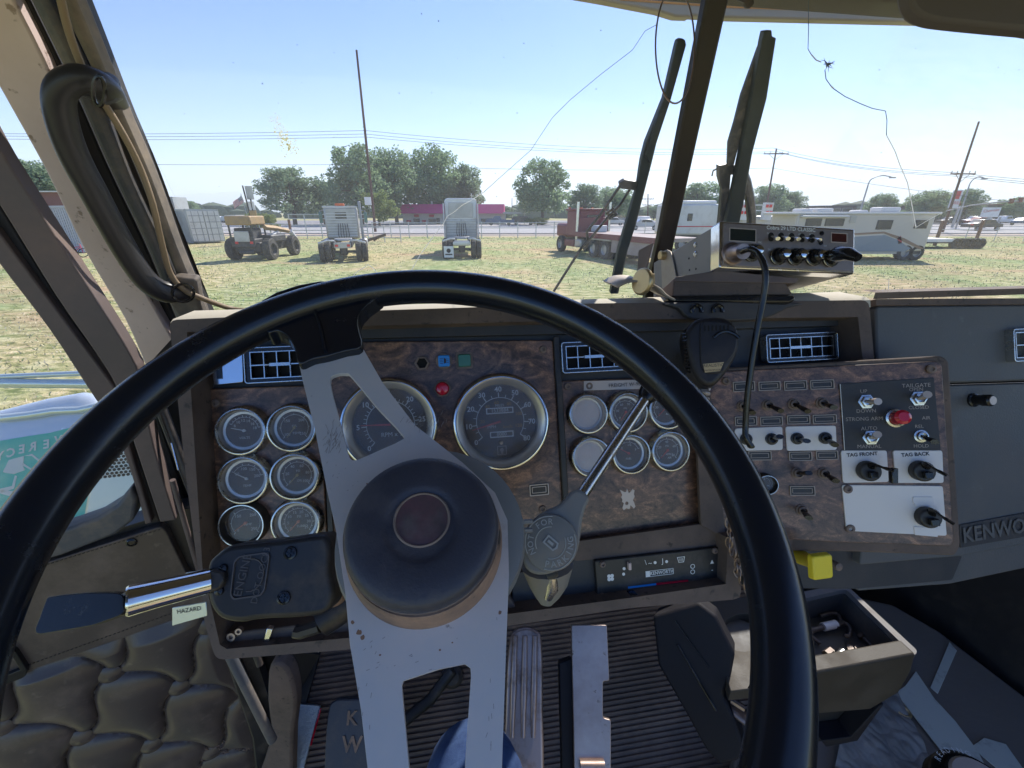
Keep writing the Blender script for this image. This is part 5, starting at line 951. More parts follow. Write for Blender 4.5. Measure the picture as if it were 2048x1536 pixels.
X=dict(
 road=mat('sun_bleached_road',(.36,.35,.34),.9,var=(.3,(.30,.295,.29))),
 curb=mat('concrete_kerb',(.50,.47,.43),.9),
 leafa=mat('leaves_green',(.28,.38,.21),.7,var=(1.2,(.20,.29,.16))),
 leafb=mat('leaves_grey_green',(.27,.36,.22),.7,var=(1.2,(.19,.27,.16))),
 leafc=mat('leaves_yellow_green',(.24,.30,.10),.7,var=(1.2,(.17,.22,.08))),
 bark=mat('bark',(.12,.09,.07),.9), grassm=mat('grass_blades',(.50,.46,.31),.9,var=(.8,(.56,.49,.35))), grassg=mat('green_tufts',(.26,.33,.15),.9),
 pole=mat('reddish_wood_pole',(.11,.06,.05),.85), steelp=mat('galvanised_pole',(.34,.35,.36),.5,.4), wire=mat('wire_dark',(.07,.07,.08),.6),
 mag=mat('magenta_roof',(.52,.035,.17),.6), cream=mat('cream_wall',(.62,.57,.48),.8), redt=mat('red_trim',(.5,.05,.06),.6), brown=mat('brown_stucco',(.30,.20,.13),.8),
 win=mat('window_glass_dark',(.03,.04,.05),.1,coat=.3), dk=mat('dark_metal',(.04,.042,.045),.5,dust=(2,(.12,.11,.1),.45,.8)), tyre=mat('tyre',(.03,.03,.03),.85,dust=(3,(.14,.13,.11),.4,.8)),
 white=mat('white_paint',(.62,.62,.60),.5,dust=(1.5,(.42,.40,.36),.5,.8)), wh2=mat('fairing_white',(.72,.72,.70),.45,dust=(1,(.5,.49,.46),.5,.8)), alum=mat('aluminium_sheet',(.50,.49,.47),.45,.5,var=(2,(.38,.37,.35))),
 cont=mat('grey_container',(.40,.43,.42),.7,dust=(.8,(.30,.28,.25),.5,.8)), brick=mat('brick_red_steel',(.22,.10,.085),.7), lav=mat('pale_container',(.52,.50,.52),.7),
 yel=mat('machine_yellow',(.40,.26,.11),.6,dust=(3,(.28,.21,.14),.45,.75)), redp=mat('faded_red_paint',(.16,.03,.04),.45,dust=(2,(.30,.17,.15),.55,.8)), flat=mat('flatbed_dusty',(.30,.235,.22),.7,dust=(2,(.38,.33,.3),.45,.7)),
 rv=mat('motorhome_beige',(.58,.53,.46),.5), rvb=mat('motorhome_grey_swoosh',(.22,.27,.31),.5), rvw=mat('motorhome_white',(.68,.66,.62),.5), pip=mat('piping_brown',(.22,.13,.10),.5),
 fence=mat('fence_galv',(.52,.53,.52),.5,.3), wood=mat('weathered_post',(.20,.11,.08),.9), blue=mat('pickup_blue',(.04,.09,.17),.3,coat=.5), silv=mat('car_silver',(.42,.43,.44),.3,.4), cred=mat('car_red',(.3,.03,.03),.35,coat=.3), cwh=mat('car_white',(.7,.7,.7),.35,coat=.3), cdk=mat('car_dark',(.03,.033,.04),.3,coat=.4),
 rlite=mat('lamp_red',(.7,.03,.03),.3), amb=mat('lamp_orange',(.75,.16,.05),.35), hill=mat('far_hill',(.22,.26,.27),1), flagr=mat('flag_red',(.42,.05,.07),.8), flagb=mat('flag_blue',(.03,.05,.16),.8), flagw=mat('flag_white',(.65,.65,.65),.8), bike=mat('bike_red_pink',(.55,.08,.12),.5), teal=mat('teal_glass',(.08,.20,.19),.2,coat=.5), bld=mat('dark_building',(.11,.10,.10),.8), bldr=mat('dark_red_building',(.20,.08,.07),.8), paved=mat('parking_lot',(.22,.21,.21),.9), sand=mat('bare_soil',(.42,.33,.25),.95), foilage=mat('far_scrub',(.10,.13,.08),.95))
def sheet(nm,x0,x1,y0,y1,z,mt): tag(MB().add([(x0,y0,z),(x1,y0,z),(x1,y1,z),(x0,y1,z)],[(0,1,2,3)]).build(nm,X[mt],shade=False),kind='structure')
sheet('verge',-300,400,50,56,.006,'sand'); sheet('road',-400,500,57,84,.012,'road'); sheet('parking_lot',-300,400,88,150,.008,'paved')
WF0=Fr((0,0,0),(1,0,0),(0,1,0)); WFV=lambda x,y,z=0,a=0:Fr((x,y,z),(math.cos(a),math.sin(a),0),(-math.sin(a),math.cos(a),0))
tag(MB().box(WF0,-400,500,56,57,0,.14).box(WF0,-400,500,84,88,0,.12).build('kerb',X['curb']),kind='structure')
m=MB()
for k in range(-60,80): m.box(WF0,k*6,k*6+3,70,70.15,.013,.018)
tag(m.build('lane_marking',M['white']),kind='structure')
# distant hills
random.seed(11); m=MB(); vs=[];N_=90
for i in range(N_+1):
    x=-5200+i*90; h=max(0,250*math.exp(-((x+2900)/900)**2)+190*math.exp(-((x+4300)/900)**2)+60*math.exp(-((x+1200)/1500)**2)+random.uniform(-8,8)); vs+=[(x,5200,0),(x,5600,h*.6),(x,6000,h),(x,7000,0)]
m.add(vs,[(i*4+k,(i+1)*4+k,(i+1)*4+k+1,i*4+k+1) for i in range(N_) for k in range(3)]); tag(m.build('hills',X['hill']),kind='structure')
for k_ in ('leafa','leafb','leafc'):
    n=X[k_].node_tree.nodes; L=X[k_].node_tree.links; b=n['Principled BSDF']; t=n.new('ShaderNodeBsdfTranslucent'); s_=b.inputs['Base Color'].links[0].from_socket; L.new(s_,t.inputs[0]); mx=n.new('ShaderNodeMixShader'); mx.inputs[0].default_value=.55; L.new(b.outputs[0],mx.inputs[1]); L.new(t.outputs[0],mx.inputs[2]); L.new(mx.outputs[0],n['Material Output'].inputs[0])
# ---------------------------------------------------------------- trees
def mktree(seed,h,w,nb,leafmat,trunk=.22,sz=.34,shape=0):
    random.seed(seed); root=thing('broadleaf_tree','leafy tree','tree',V((0,0,0))); m=MB(); tr=[V((0,0,0)),V((random.uniform(-.1,.1),0,h*.2)),V((random.uniform(-.3,.3),0,h*.45)),V((0,0,h*.75))]; m.tube(tr,[w*.035,w*.028,w*.018,.03],8)
    cl=[]
    for k in range(nb):
        a=random.uniform(0,6.283); el=random.uniform(-.35,1); rr=random.uniform(.45,.95) if k>nb*.2 else random.uniform(0,.4); ww=w/2*(1-.55*abs(max(el,0))**2.2 if shape==0 else 1-.75*max(el,0))
        c=V((math.cos(a)*ww*rr,math.sin(a)*ww*rr,h*(trunk+(1-trunk)*(.42+.5*el)))); r=random.uniform(.10,.20)*w*(.75 if rr>.7 else 1); cl.append((c,r))
        if k%3==0: m.tube([tr[2].lerp(tr[1],random.random()),c*.6+tr[2]*.4,c],[w*.012,w*.008,.02],5)
    m.build('trunk',X['bark'],root)
    lv=MB()
    for c,r in cl:
        for k in range(int(50+700*(r/w))):
            d=V((random.gauss(0,1),random.gauss(0,1),random.gauss(0,1))).normalized(); p=c+V((d.x*r,d.y*r,d.z*r*.8))*random.uniform(.55,1.05); s_=sz*random.uniform(.5,1.15)
            u=V((random.gauss(0,1),random.gauss(0,1),random.gauss(0,.6))).normalized(); v=u.cross(d+V((random.gauss(0,.4),random.gauss(0,.4),random.gauss(0,.4)))).normalized()
            lv.add([p-u*s_*.5,p-v*s_*.3,p+u*s_*.5,p+v*s_*.3],[(0,1,2,3)])
    lv.build('crown',leafmat,root,shade=False); return root
def cpx(Y): return Y/ (F_PX/ (math.cos(PITCH)+.42*math.sin(PITCH)))
protos={'a':(mktree(1,10,10,80,X['leafa'],.05,.5),10,10),'b':(mktree(2,10,9,70,X['leafb'],.02,.45),10,9),'c':(mktree(3,10,11,80,X['leafa'],.06,.5),10,11),'d':(mktree(4,5,6,30,X['leafc'],.0,.4),5,6)}
used=set()
def tree(pk,px,pyt,wpx,Y,label,grp=None,name=None,zb=0):
    root,h,w=protos[pk]; top=atY(px,pyt-3,Y); wpx*=1.12; wid=(atY(px+wpx/2,pyt,Y)-atY(px-wpx/2,pyt,Y)).x
    o=copytree(root) if pk in used else root; used.add(pk); o.location=(top.x,Y,zb); s_=wid/w; o.scale=(s_,s_,(top.z-zb)/h); o.rotation_euler=(0,0,random.uniform(0,6.28)); tag(o,label,'tree' if name is None else name.replace('_',' '),grp)
    if name: o.name=name
random.seed(21)
TG='trees beyond the road'
for a in (('b',570,336,118,96,'round green tree behind the yellow telehandler'),('b',636,362,55,100,'small slim tree between the round tree and the tall trees'),('a',705,292,120,96,'tall dense tree behind the leaning utility pole, left half of the tall clump'),('c',780,300,110,104,'tall green tree right of the leaning utility pole'),('a',862,297,120,112,'tall broad tree behind the magenta roof'),('b',925,330,80,114,'green tree right of the white sleeper cab roof'),
 ('a',1088,320,105,98,'tall feathery tree behind the red truck'),('b',1172,370,70,104,'green tree right of the feathery tree'),('c',1232,378,80,112,'green tree behind the folded wiper arm'),('b',1010,415,50,150,'far low tree right of the magenta roof'),('b',1310,415,40,160,'far small tree left of the divider bar'),
 ('a',1405,368,100,110,'bushy green tree right of the divider bar'),('a',1545,372,75,110,'green tree behind the light bar truck'),('b',1590,385,55,114,'smaller green tree right of the light bar truck'),('c',1770,391,52,112,'round tree above the motorhome roof'),('c',1868,384,78,112,'wide tree left of the leaning pole by the shop sign'),('b',1945,380,62,114,'tree right of the tall red shop sign'),('c',2030,398,60,118,'tree at the right edge behind the dealership'),
 ('a',376,404,36,150,'small far tree above the grey container'),('b',48,322,130,62,'big tree behind the brick red shed at the far left')): tree(*a,TG)
for a in (('d',510,428,60,60,'grey green shrub behind the telehandler and flag'),('d',534,430,34,58,'bright green shrub right of the telehandler sign'),('d',752,385,70,86,'yellow green bush at the foot of the leaning pole'),('d',1075,438,60,90,'dry bush beside the parked dark car')): tree(*a,'shrubs behind the fence','shrub')
m=MB(); random.seed(9)
for k in range(260):
    x=random.uniform(-330,420); c=V((x,random.uniform(190,240),0)); hh=random.uniform(2.5,7.5)
    m.ball(c+UP*hh*.3,hh*.75,8,(1.5,.6,.9))
tag(m.build('far_scrub',X['foilage']),'low hazy band of scrub and far trees along the horizon','scrub',kind='stuff')
# ---------------------------------------------------------------- grass tufts
random.seed(4); m=MB(); m2=MB()
for k in range(60000):
    t=random.random(); y=5+ (t**1.6)*44; x=random.uniform(-1.35*y-3,1.35*y+3); n=math.sin(x*.9+math.sin(y*.7)*2)*math.sin(y*1.1+math.sin(x*.5)*2)
    if n<random.uniform(-.9,.5): continue
    b=m2 if random.random()<.33+.25*n else m; a=random.uniform(0,3.14); hh=random.uniform(.02,.06)*(1+y*.01); w_=.010+y*.0006; dx,dy=math.cos(a)*w_,math.sin(a)*w_; lx,ly=random.uniform(-.05,.05),random.uniform(-.05,.05)
    b.add([(x-dx,y-dy,0),(x+dx,y+dy,0),(x+lx,y+ly,hh)],[(0,1,2)])
tag(m.build('dry_grass',X['grassm'],shade=False),'short straw coloured grass blades across the field','grass',kind='stuff'); tag(m2.build('green_grass',X['grassg'],shade=False),'scattered green grass tufts across the field','grass',kind='stuff')
# ---------------------------------------------------------------- poles, lamps, wires
def pole(px,pyt,pyb,Y,label,r=.16,arms=(),mt='pole',name='utility_pole',dx=0):
    t=atY(px,pyt,Y); b=V((atY(px+dx,pyb,Y).x,Y,0)); root=thing(name,label,name.replace('_',' '),b,'utility poles along the road' if name=='utility_pole' else None)
    d=t-b; g=MB().tube([b,b+d*.5,t],[r,r*.85,r*.65],10).build('post',X[mt],root)
    out=[]
    for (py,wd) in arms:
        f=min(1,max(0,(atY(px,py,Y).z-b.z)/(t.z-b.z))); c=b+d*f; m=MB(); F=Fr(c,(1,0,0),(0,0,1)); m.box(F,-wd,wd,-.07,.07,.1,.24); m.tube([c+V((-wd*.6,-.17,0)),c+V((0,-.17,-.9))],.03,5); m.tube([c+V((wd*.6,-.17,0)),c+V((0,-.17,-.9))],.03,5); m.build('cross_arm',X[mt],root)
        m=MB(); 
        for s_ in (-wd*.95,-wd*.5,wd*.5,wd*.95): m.tube([c+V((s_,-.17,.05)),c+V((s_,-.17,.35))],.05,6)
        m.build('insulator',X['steelp'],root); out.append(c+V((0,-.17,.35)))
    return t,b,out
P1=pole(713,100,446,62,'tall leaning reddish pole left of the magenta roof',.19,dx=36); P2=pole(1553,297,440,78,'utility pole with one cross arm behind the light bar truck',.17,((308,2.0),),dx=-24); P3=pole(1958,243,450,58,'leaning utility pole with low cross arm beside the tall shop sign',.15,((348,1.5),),dx=-68)
P4=pole(1296,388,440,130,'small far utility pole left of the divider bar',.2,((398,1.6),(410,1.6)),dx=0); P5=pole(1024,396,438,125,'thin bare pole right of the magenta roof',.12)
def wire(p,q,sag,label):
    a,b=V(p),V(q); m=MB(); m.tube([a.lerp(b,t/24)-UP*sag*4*(t/24)*(1-t/24) for t in range(25)],.022,4); tag(m.build('overhead_wire',X['wire']),label,'wire','overhead wires')
for k,(pl,pm,pr) in enumerate(((262,261,296),(266,268,303),(272,274,306))):
    nm=('topmost','middle','lowest')[k]; a=atY(-250,pl+2,62); b=atY(731,pm,62); c=atY(1554+(-8,0,8)[k],pr,78); d=atY(1906,(345,349,352)[k],58); e=atY(2300,(372,378,384)[k],50)
    wire(a,b,.3,nm+' wire of the bundle left of the leaning reddish pole'); wire(b,c,.9,nm+' wire between the leaning pole and the cross arm pole'); wire(c,d,.6,nm+' wire from the cross arm pole to the pole by the shop sign'); wire(d,e,.2,nm+' wire running out of view at the right edge')
wire(atY(-250,322,66),atY(735,329,66),.2,'single low wire left of the leaning reddish pole'); wire(atY(735,329,66),atY(1545,336,80),.5,'single low wire right of the leaning reddish pole'); wire(atY(1545,336,80),atY(2200,420,60),.5,'single low wire above the motorhome')
def lamp(px,pyb,tx,ty,Y,label,gx=0,hx=0):
    b=V((atY(px,pyb,Y).x,Y,0)); t=atY(tx,ty,Y); h=atY(hx,ty-3,Y); root=thing('street_lamp',label,'street lamp',b,'street lamps along the road'); k=V((t.x,Y,t.z)); pts=[b,b.lerp(k,.5),b.lerp(k,.85)]+[V(q) for q in spl([b.lerp(k,.92),b.lerp(k,1.0)+V((.25*(1 if hx>tx else -1),0,.0)),k.lerp(h,.5)+UP*.35,h],4)]
    MB().tube(pts,[.11,.1,.09]+[.07]*(len(pts)-3),8).build('post',X['steelp'],root); F=Fr(h,(1,0,0),(0,0,1)); MB().box(F,-.5,.35,-.10,.06,-.15,.15).build('lamp_head',X['steelp'],root,bevel=.05)
lamp(1720,420,1740,358,66,'curved street lamp above the motorhome roof',hx=1786); lamp(1925,420,1942,360,70,'curved street lamp right of the leaning pole',hx=1970); lamp(703,420,704,296,128,'street lamp poking out of the tall trees',hx=690)
# ---------------------------------------------------------------- fences
def fence(x0,x1,y,label,n,rails=(.35,.75,1.15),hh=1.25,mt='fence',r=.035,wood=False,y2=None):
    y2=y if y2 is None else y2; root=thing('fence',label,'fence',((x0+x1)/2,(y+y2)/2,0))
    for z in rails: MB().tube([(x0,y,z),(x1,y2,z)],r,6).build('rail',X[mt],root)
    for k in range(n+1):
        t=k/n; MB().tube([(x0+(x1-x0)*t,y+(y2-y)*t,0),(x0+(x1-x0)*t,y+(y2-y)*t,hh)],r*1.2,6).build('post',X[mt],root)
gx=lambda px,Y:atY(px,460,Y).x
fence(gx(440,44),gx(580,44),44,'pale rail fence behind the telehandler',7,(.4,.9,1.45),1.5); fence(gx(582,46),gx(735,46),46,'taller pipe fence between the telehandler and the day cab truck',5,(.3,.8,1.3,1.9,2.3),2.35,r=.045)
fence(gx(745,47),gx(1290,47),47,'long thin galvanised fence along the road in front of the magenta roof building',15,(.3,1.0,1.5),1.6,r=.04); fence(gx(1290,46),gx(2100,44),46,'thin wire fence behind the motorhome',16,(.5,1.0),1.2,r=.03,y2=41)
fence(gx(735,40),gx(800,40),40,'short pale gate with diagonal brace right of the day cab truck',2,(.4,1.35),1.4)
for px,Y,lb in ((581,41,'brown wooden post right of the telehandler'),(1960,38,'short brown post far right of the trailer'),(1880,36,'slanted brown post standing on the flat trailer end')): b=gnd(px,480); b=V((gx(px,Y),Y,0)); tag(MB().tube([b,b+V((0,0,1.9))],.12,8).build('wooden_post',X['wood']),lb,'post')
# ================================================================ BUILDINGS
def pbx(m,Y,x0,x1,y0,y1,dep,dy=0):
    a=atY((x0+x1)/2,(y0+y1)/2,Y); xa,xb=atY(x0,(y0+y1)/2,Y).x,atY(x1,(y0+y1)/2,Y).x; za,zb=atY(x0,y0,Y).z,atY(x0,y1,Y).z
    return m.box(WF0,xa,xb,Y+dy,Y+dy+dep,max(0,zb),za)
def bpart(root,nm,mt,Y,x0,x1,y0,y1,dep,dy=0,bev=0): return pbx(MB(),Y,x0,x1,y0,y1,dep,dy).build(nm,X[mt] if mt in X else M[mt],root,bevel=bev)
def bthing(nm,lab,cat,x,Y,grp=None): return thing(nm,lab,cat,V((atY(x,450,Y).x,Y,0)),grp)
b=bthing('drive_in_restaurant','cream single storey restaurant with bright magenta roof across the road','building',905,104)
bpart(b,'wall','cream',104,806,1010,426,460,12); 
m=MB(); xa,xb=atY(799,418,103).x,atY(1008,418,103).x; z0,z1=atY(800,427,103).z,atY(800,408,103).z
m.add([(xa,102.5,z0),(xb,102.5,z0),(xb,104.5,z1),(xa,104.5,z1),(xa,117,z0),(xb,117,z0),(xb,115,z1),(xa,115,z1)],[(0,1,2,3),(4,7,6,5),(0,3,7,4),(1,5,6,2),(3,2,6,7),(0,4,5,1)]); m.build('roof',X['mag'],b)
for x0,x1 in ((827,840),(857,872),(962,985)): w=bpart(b,'window','white',104,x0-1,x1+1,436,446,.1,-.1); bpart(w,'pane','win',104,x0,x1,437,445.5,.05,-.15)
for x0,y0,x1,y1 in ((829,429,838,434),(859,429,868,434),(814,440,822,444),(845,440,852,444),(986,440,993,444)): bpart(b,'red_awning','redt',104,x0,x1,y0,y1,.5,-.5)
bpart(b,'door','win',104,873,880,436,458,.1,-.1); bpart(b,'canopy','cream',100,1006,1052,424,428,4); 
for x in (1010,1028,1048): bpart(b,'canopy_post','cream',100,x,x+1.4,427,456,.3)
for x in (812,862): bpart(b,'roof_vent','white',106,x,x+3,402,410,.6)
def building(nm,lab,Y,x0,x1,y0,dep,wall,roofm,wins,yb=462,grp=None,trim=None):
    b=bthing(nm,lab,'building',(x0+x1)/2,Y,grp); bpart(b,'wall',wall,Y,x0,x1,y0+2,yb,dep); bpart(b,'roof',roofm,Y,x0-2,x1+2,y0,y0+2.5,dep+.8,-.4)
    for (a,c,d,e) in wins: w=bpart(b,'window',trim or 'white',Y,a,c,d,e,.1,-.1); bpart(w,'pane','win',Y,a+.6,c-.6,d+.6,e-.6,.05,-.14)
    return b
building('dealership','long dark low dealership building at the right edge behind the road',118,1888,2120,408,20,'bld','bldr',[(1900,1925,430,444),(1932,1950,430,444),(2002,2020,428,444),(2028,2060,428,444)])
building('low_shop','low dark shop seen behind the light bar truck',120,1550,1632,415,12,'bldr','bld',[(1560,1580,430,440),(1590,1620,430,440)])
building('dark_shop','dark framed low shop above the motorhome air conditioners',115,1652,1708,411,10,'bld','dk',[(1658,1680,416,424),(1684,1704,416,424)])
building('far_warehouse','pale far warehouse roofs left of the telehandler',150,420,475,434,14,'white','alum',[(430,436,440,446)])
building('far_house','small far house with grey roof between container and flag',170,452,470,430,8,'cream','alum',[(458,462,437,441)])
b=building('red_shed','brick red metal shed behind the pale container at the far left',44,-140,140,382,10,'brick','white',[(-60,-40,395,405)],yb=500)
b=building('far_diner','low cream roadside building behind the folded wiper arm',140,1215,1300,432,8,'cream','brown',[(1230,1240,437,443),(1260,1272,437,443)])
# shipping containers
def container(p,ang,L,Wd,Hh,mt,label,nm='shipping_container'):
    F=WFV(p.x,p.y,0,ang); r=thing(nm,label,'container',p,'steel shipping containers'); m=MB(); n=int(L/.28); v=[]
    m.box(F,0,L,0,Wd,.1,Hh)
    for k in range(n): u=L*(k+.5)/n; m.box(F,u-.07,u+.07,-.04,0.0,.2,Hh-.15)
    m.build('body',X[mt],r)
    MB().box(F,-.05,L+.05,-.05,.05,Hh-.12,Hh).box(F,-.05,.1,-.06,.06,.05,Hh).box(F,L-.1,L+.05,-.06,.06,.05,Hh).box(F,-.05,L+.05,-.05,.05,.05,.2).build('frame',X[mt],r)
    return F,r
c0=gnd(388,488); F,r=container(V((c0.x-8.0,c0.y+7.5,0)),math.atan2(-7.5,8.0),10.9,2.4,2.75,'cont','grey green weathered shipping container with doors facing right')
m=MB(); F2=Fr(F.p(10.9,0,0),F.V,F.N) if False else WFV(F.p(10.95,0,0).x,F.p(10.95,0,0).y,0,math.atan2(-7.5,8)+R(90))
for k in range(2):
    mm=MB(); mm.box(F2,.05+k*1.17,1.15+k*1.17,-.06,.0,.2,2.6); d=mm.build('door',X['white'],r); mm=MB()
    for q in (.3,.8): mm.tube([F2.p(.05+k*1.17+q,-.1,.2),F2.p(.05+k*1.17+q,-.1,2.6)],.025,6)
    for q in (.7,1.2,1.7,2.2): mm.box(F2,.1+k*1.17,1.1+k*1.17,-.08,-.05,q,q+.06)
    mm.build('lock_bar',X['steelp'],d)
c1=gnd(172,506); container(V((c1.x-9,c1.y+4,0)),math.atan2(-4,9),9.85,2.4,2.9,'lav','pale lavender corrugated container in front of the brick red shed')
container(V((atY(308,410,55).x,55,0)),.0,2.4,2.4,4.2,'cont','small stacked container box behind the grey green container')
# ---------------------------------------------------------------- signs
b=bthing('tall_sign','tall red and white shop sign beside the leaning pole at the right','sign',1912,80); bpart(b,'post','steelp',80,1909,1912,412,470,.3); g=bpart(b,'sign_board','white',80,1904,1921,380,416,.4,-.1,.05); m=bpart(g,'red_panel','redt',80,1905.5,1919.5,382,398,.02,-.13); 
F=Fr(atY(1912.5,406,79.8),(1,0,0),(0,0,1)); MB().text(F,0,0,'GRILL',.7,.0).build('sign_lettering',X['redt'],g)
b=bthing('roadside_sign','wide white dealership sign with red script at the right edge','sign',1983,76); g=bpart(b,'sign_board','wh2',76,1966,2000,415,434,.3,0,.03); bpart(b,'post','steelp',76,1970,1972,434,470,.2); bpart(b,'post','steelp',76,1994,1996,434,470,.2)
F=Fr(atY(1983,421,75.95),(1,0,0),(0,0,1)); MB().text(F,0,0,'Chevrolet',.62,0,rot=R(6)).build('sign_lettering',X['redt'],g)
b=bthing('banner_sign','narrow white banner board on the leaning pole','sign',742,60); bpart(b,'board','wh2',60,729,742,394,410,.08)
b=bthing('yard_sign','leaning dark post carrying a white ladder panel and orange sign behind the telehandler','sign',500,38)
t=atY(485,371,38); q=V((atY(505,440,38).x,38,0)); MB().tube([q,t],.06,8).build('post',X['dk'],b); bpart(b,'post','dk',38,507,509,398,470,.1); bpart(b,'lattice_panel','alum',38,491,505,372,399,.03,.05); bpart(b,'white_panel','wh2',38,497,509,403,420,.04); bpart(b,'orange_panel','yel',38,499,513,421,431,.05,-.05)
b=bthing('american_flag','american flag waving on a short staff left of the leaning sign post','flag',478,37.5)
A0,A1,A2,A3=[atY(x,y,37.5) for x,y in ((482,390),(488,402),(470,418),(466,406))]
def fpt(s_,t_): p=A0.lerp(A1,1-0).lerp(A0,0) if False else A0.lerp(A3,s_).lerp(A1.lerp(A2,s_),t_); return p+V((0,.12*math.sin(s_*6),0))
for k in range(13): m=MB(); m.grid(lambda i,j:fpt(i,(k+j)/13),8,1); m.build('stripe',X['flagr' if k%2==0 else 'flagw'],b)
m=MB(); m.grid(lambda i,j:fpt(i*.42,j*.54)-V((0,.02,0)),4,4); m.build('canton',X['flagb'],b)
s_=MB()
for i in range(5):
    for j in range(4): p=fpt(.05+i*.08,.07+j*.12)-V((0,.03,0)); s_.box(Fr(p,(1,0,0),(0,0,1)),-.02,.02,-.02,.02,0,.005)
s_.build('stars',X['flagw'],b); MB().tube([A0+UP*.1,V((A1.x+.1,37.5,1.2))],.025,6).build('staff',X['steelp'],b)
b=bthing('traffic_signal','long traffic signal mast arm with dark signal heads at the right edge','traffic signal',2120,56); pts=[atY(x,y,56) for x,y in ((1892,422),(1940,411),(2000,404),(2120,398))]; MB().tube(pts,[.05,.07,.09,.11],8).build('mast_arm',X['steelp'],b); p=atY(2120,398,56); MB().tube([V((p.x,56,0)),p],.15,8).build('post',X['steelp'],b)
for x,y in ((2022,402),(2040,400)): bpart(b,'signal_head','bldr',56,x-3,x+3,y-5,y+5,.3,-.2)
# ================================================================ VEHICLES
def wheel(F,u,v,r,w,par,mt='tyre',rim='steelp',n=22,side=1,ax='v'):
    # axis along F.U ; centre (u,v,r)
    G=Fr(F.p(u,v,r),(F.V if ax=='u' else F.U)*(side if ax=='u' else -side),F.N); t=MB(); t.lathe(G,0,0,[(r*.55,-w/2),(r*.92,-w/2),(r,-w*.38),(r,w*.38),(r*.92,w/2),(r*.55,w/2)],n,cap=False)
    for k in range(0,n): a=2*math.pi*k/n; t.box(G.rot(a),r*.97,r*1.02,-.03*r,.03*r,-w*.4,w*.4)
    g=t.build('wheel',X[mt],par); m=MB(); m.lathe(G,0,0,[(r*.56,-w*.3),(r*.5,-w*.1),(r*.2,-w*.15),(0,-w*.15)],n,cap=False); m.lathe(G,0,0,[(0,w*.18),(r*.2,w*.18),(r*.46,w*.12),(r*.52,w*.35),(r*.57,w*.45)],n,cap=False); m.build('rim',X[rim],g); return g
def part(r,nm,mt,F,*b,bev=.02): return MB().box(F,*b).build(nm,X[mt] if mt in X else M[mt],r,bevel=bev)
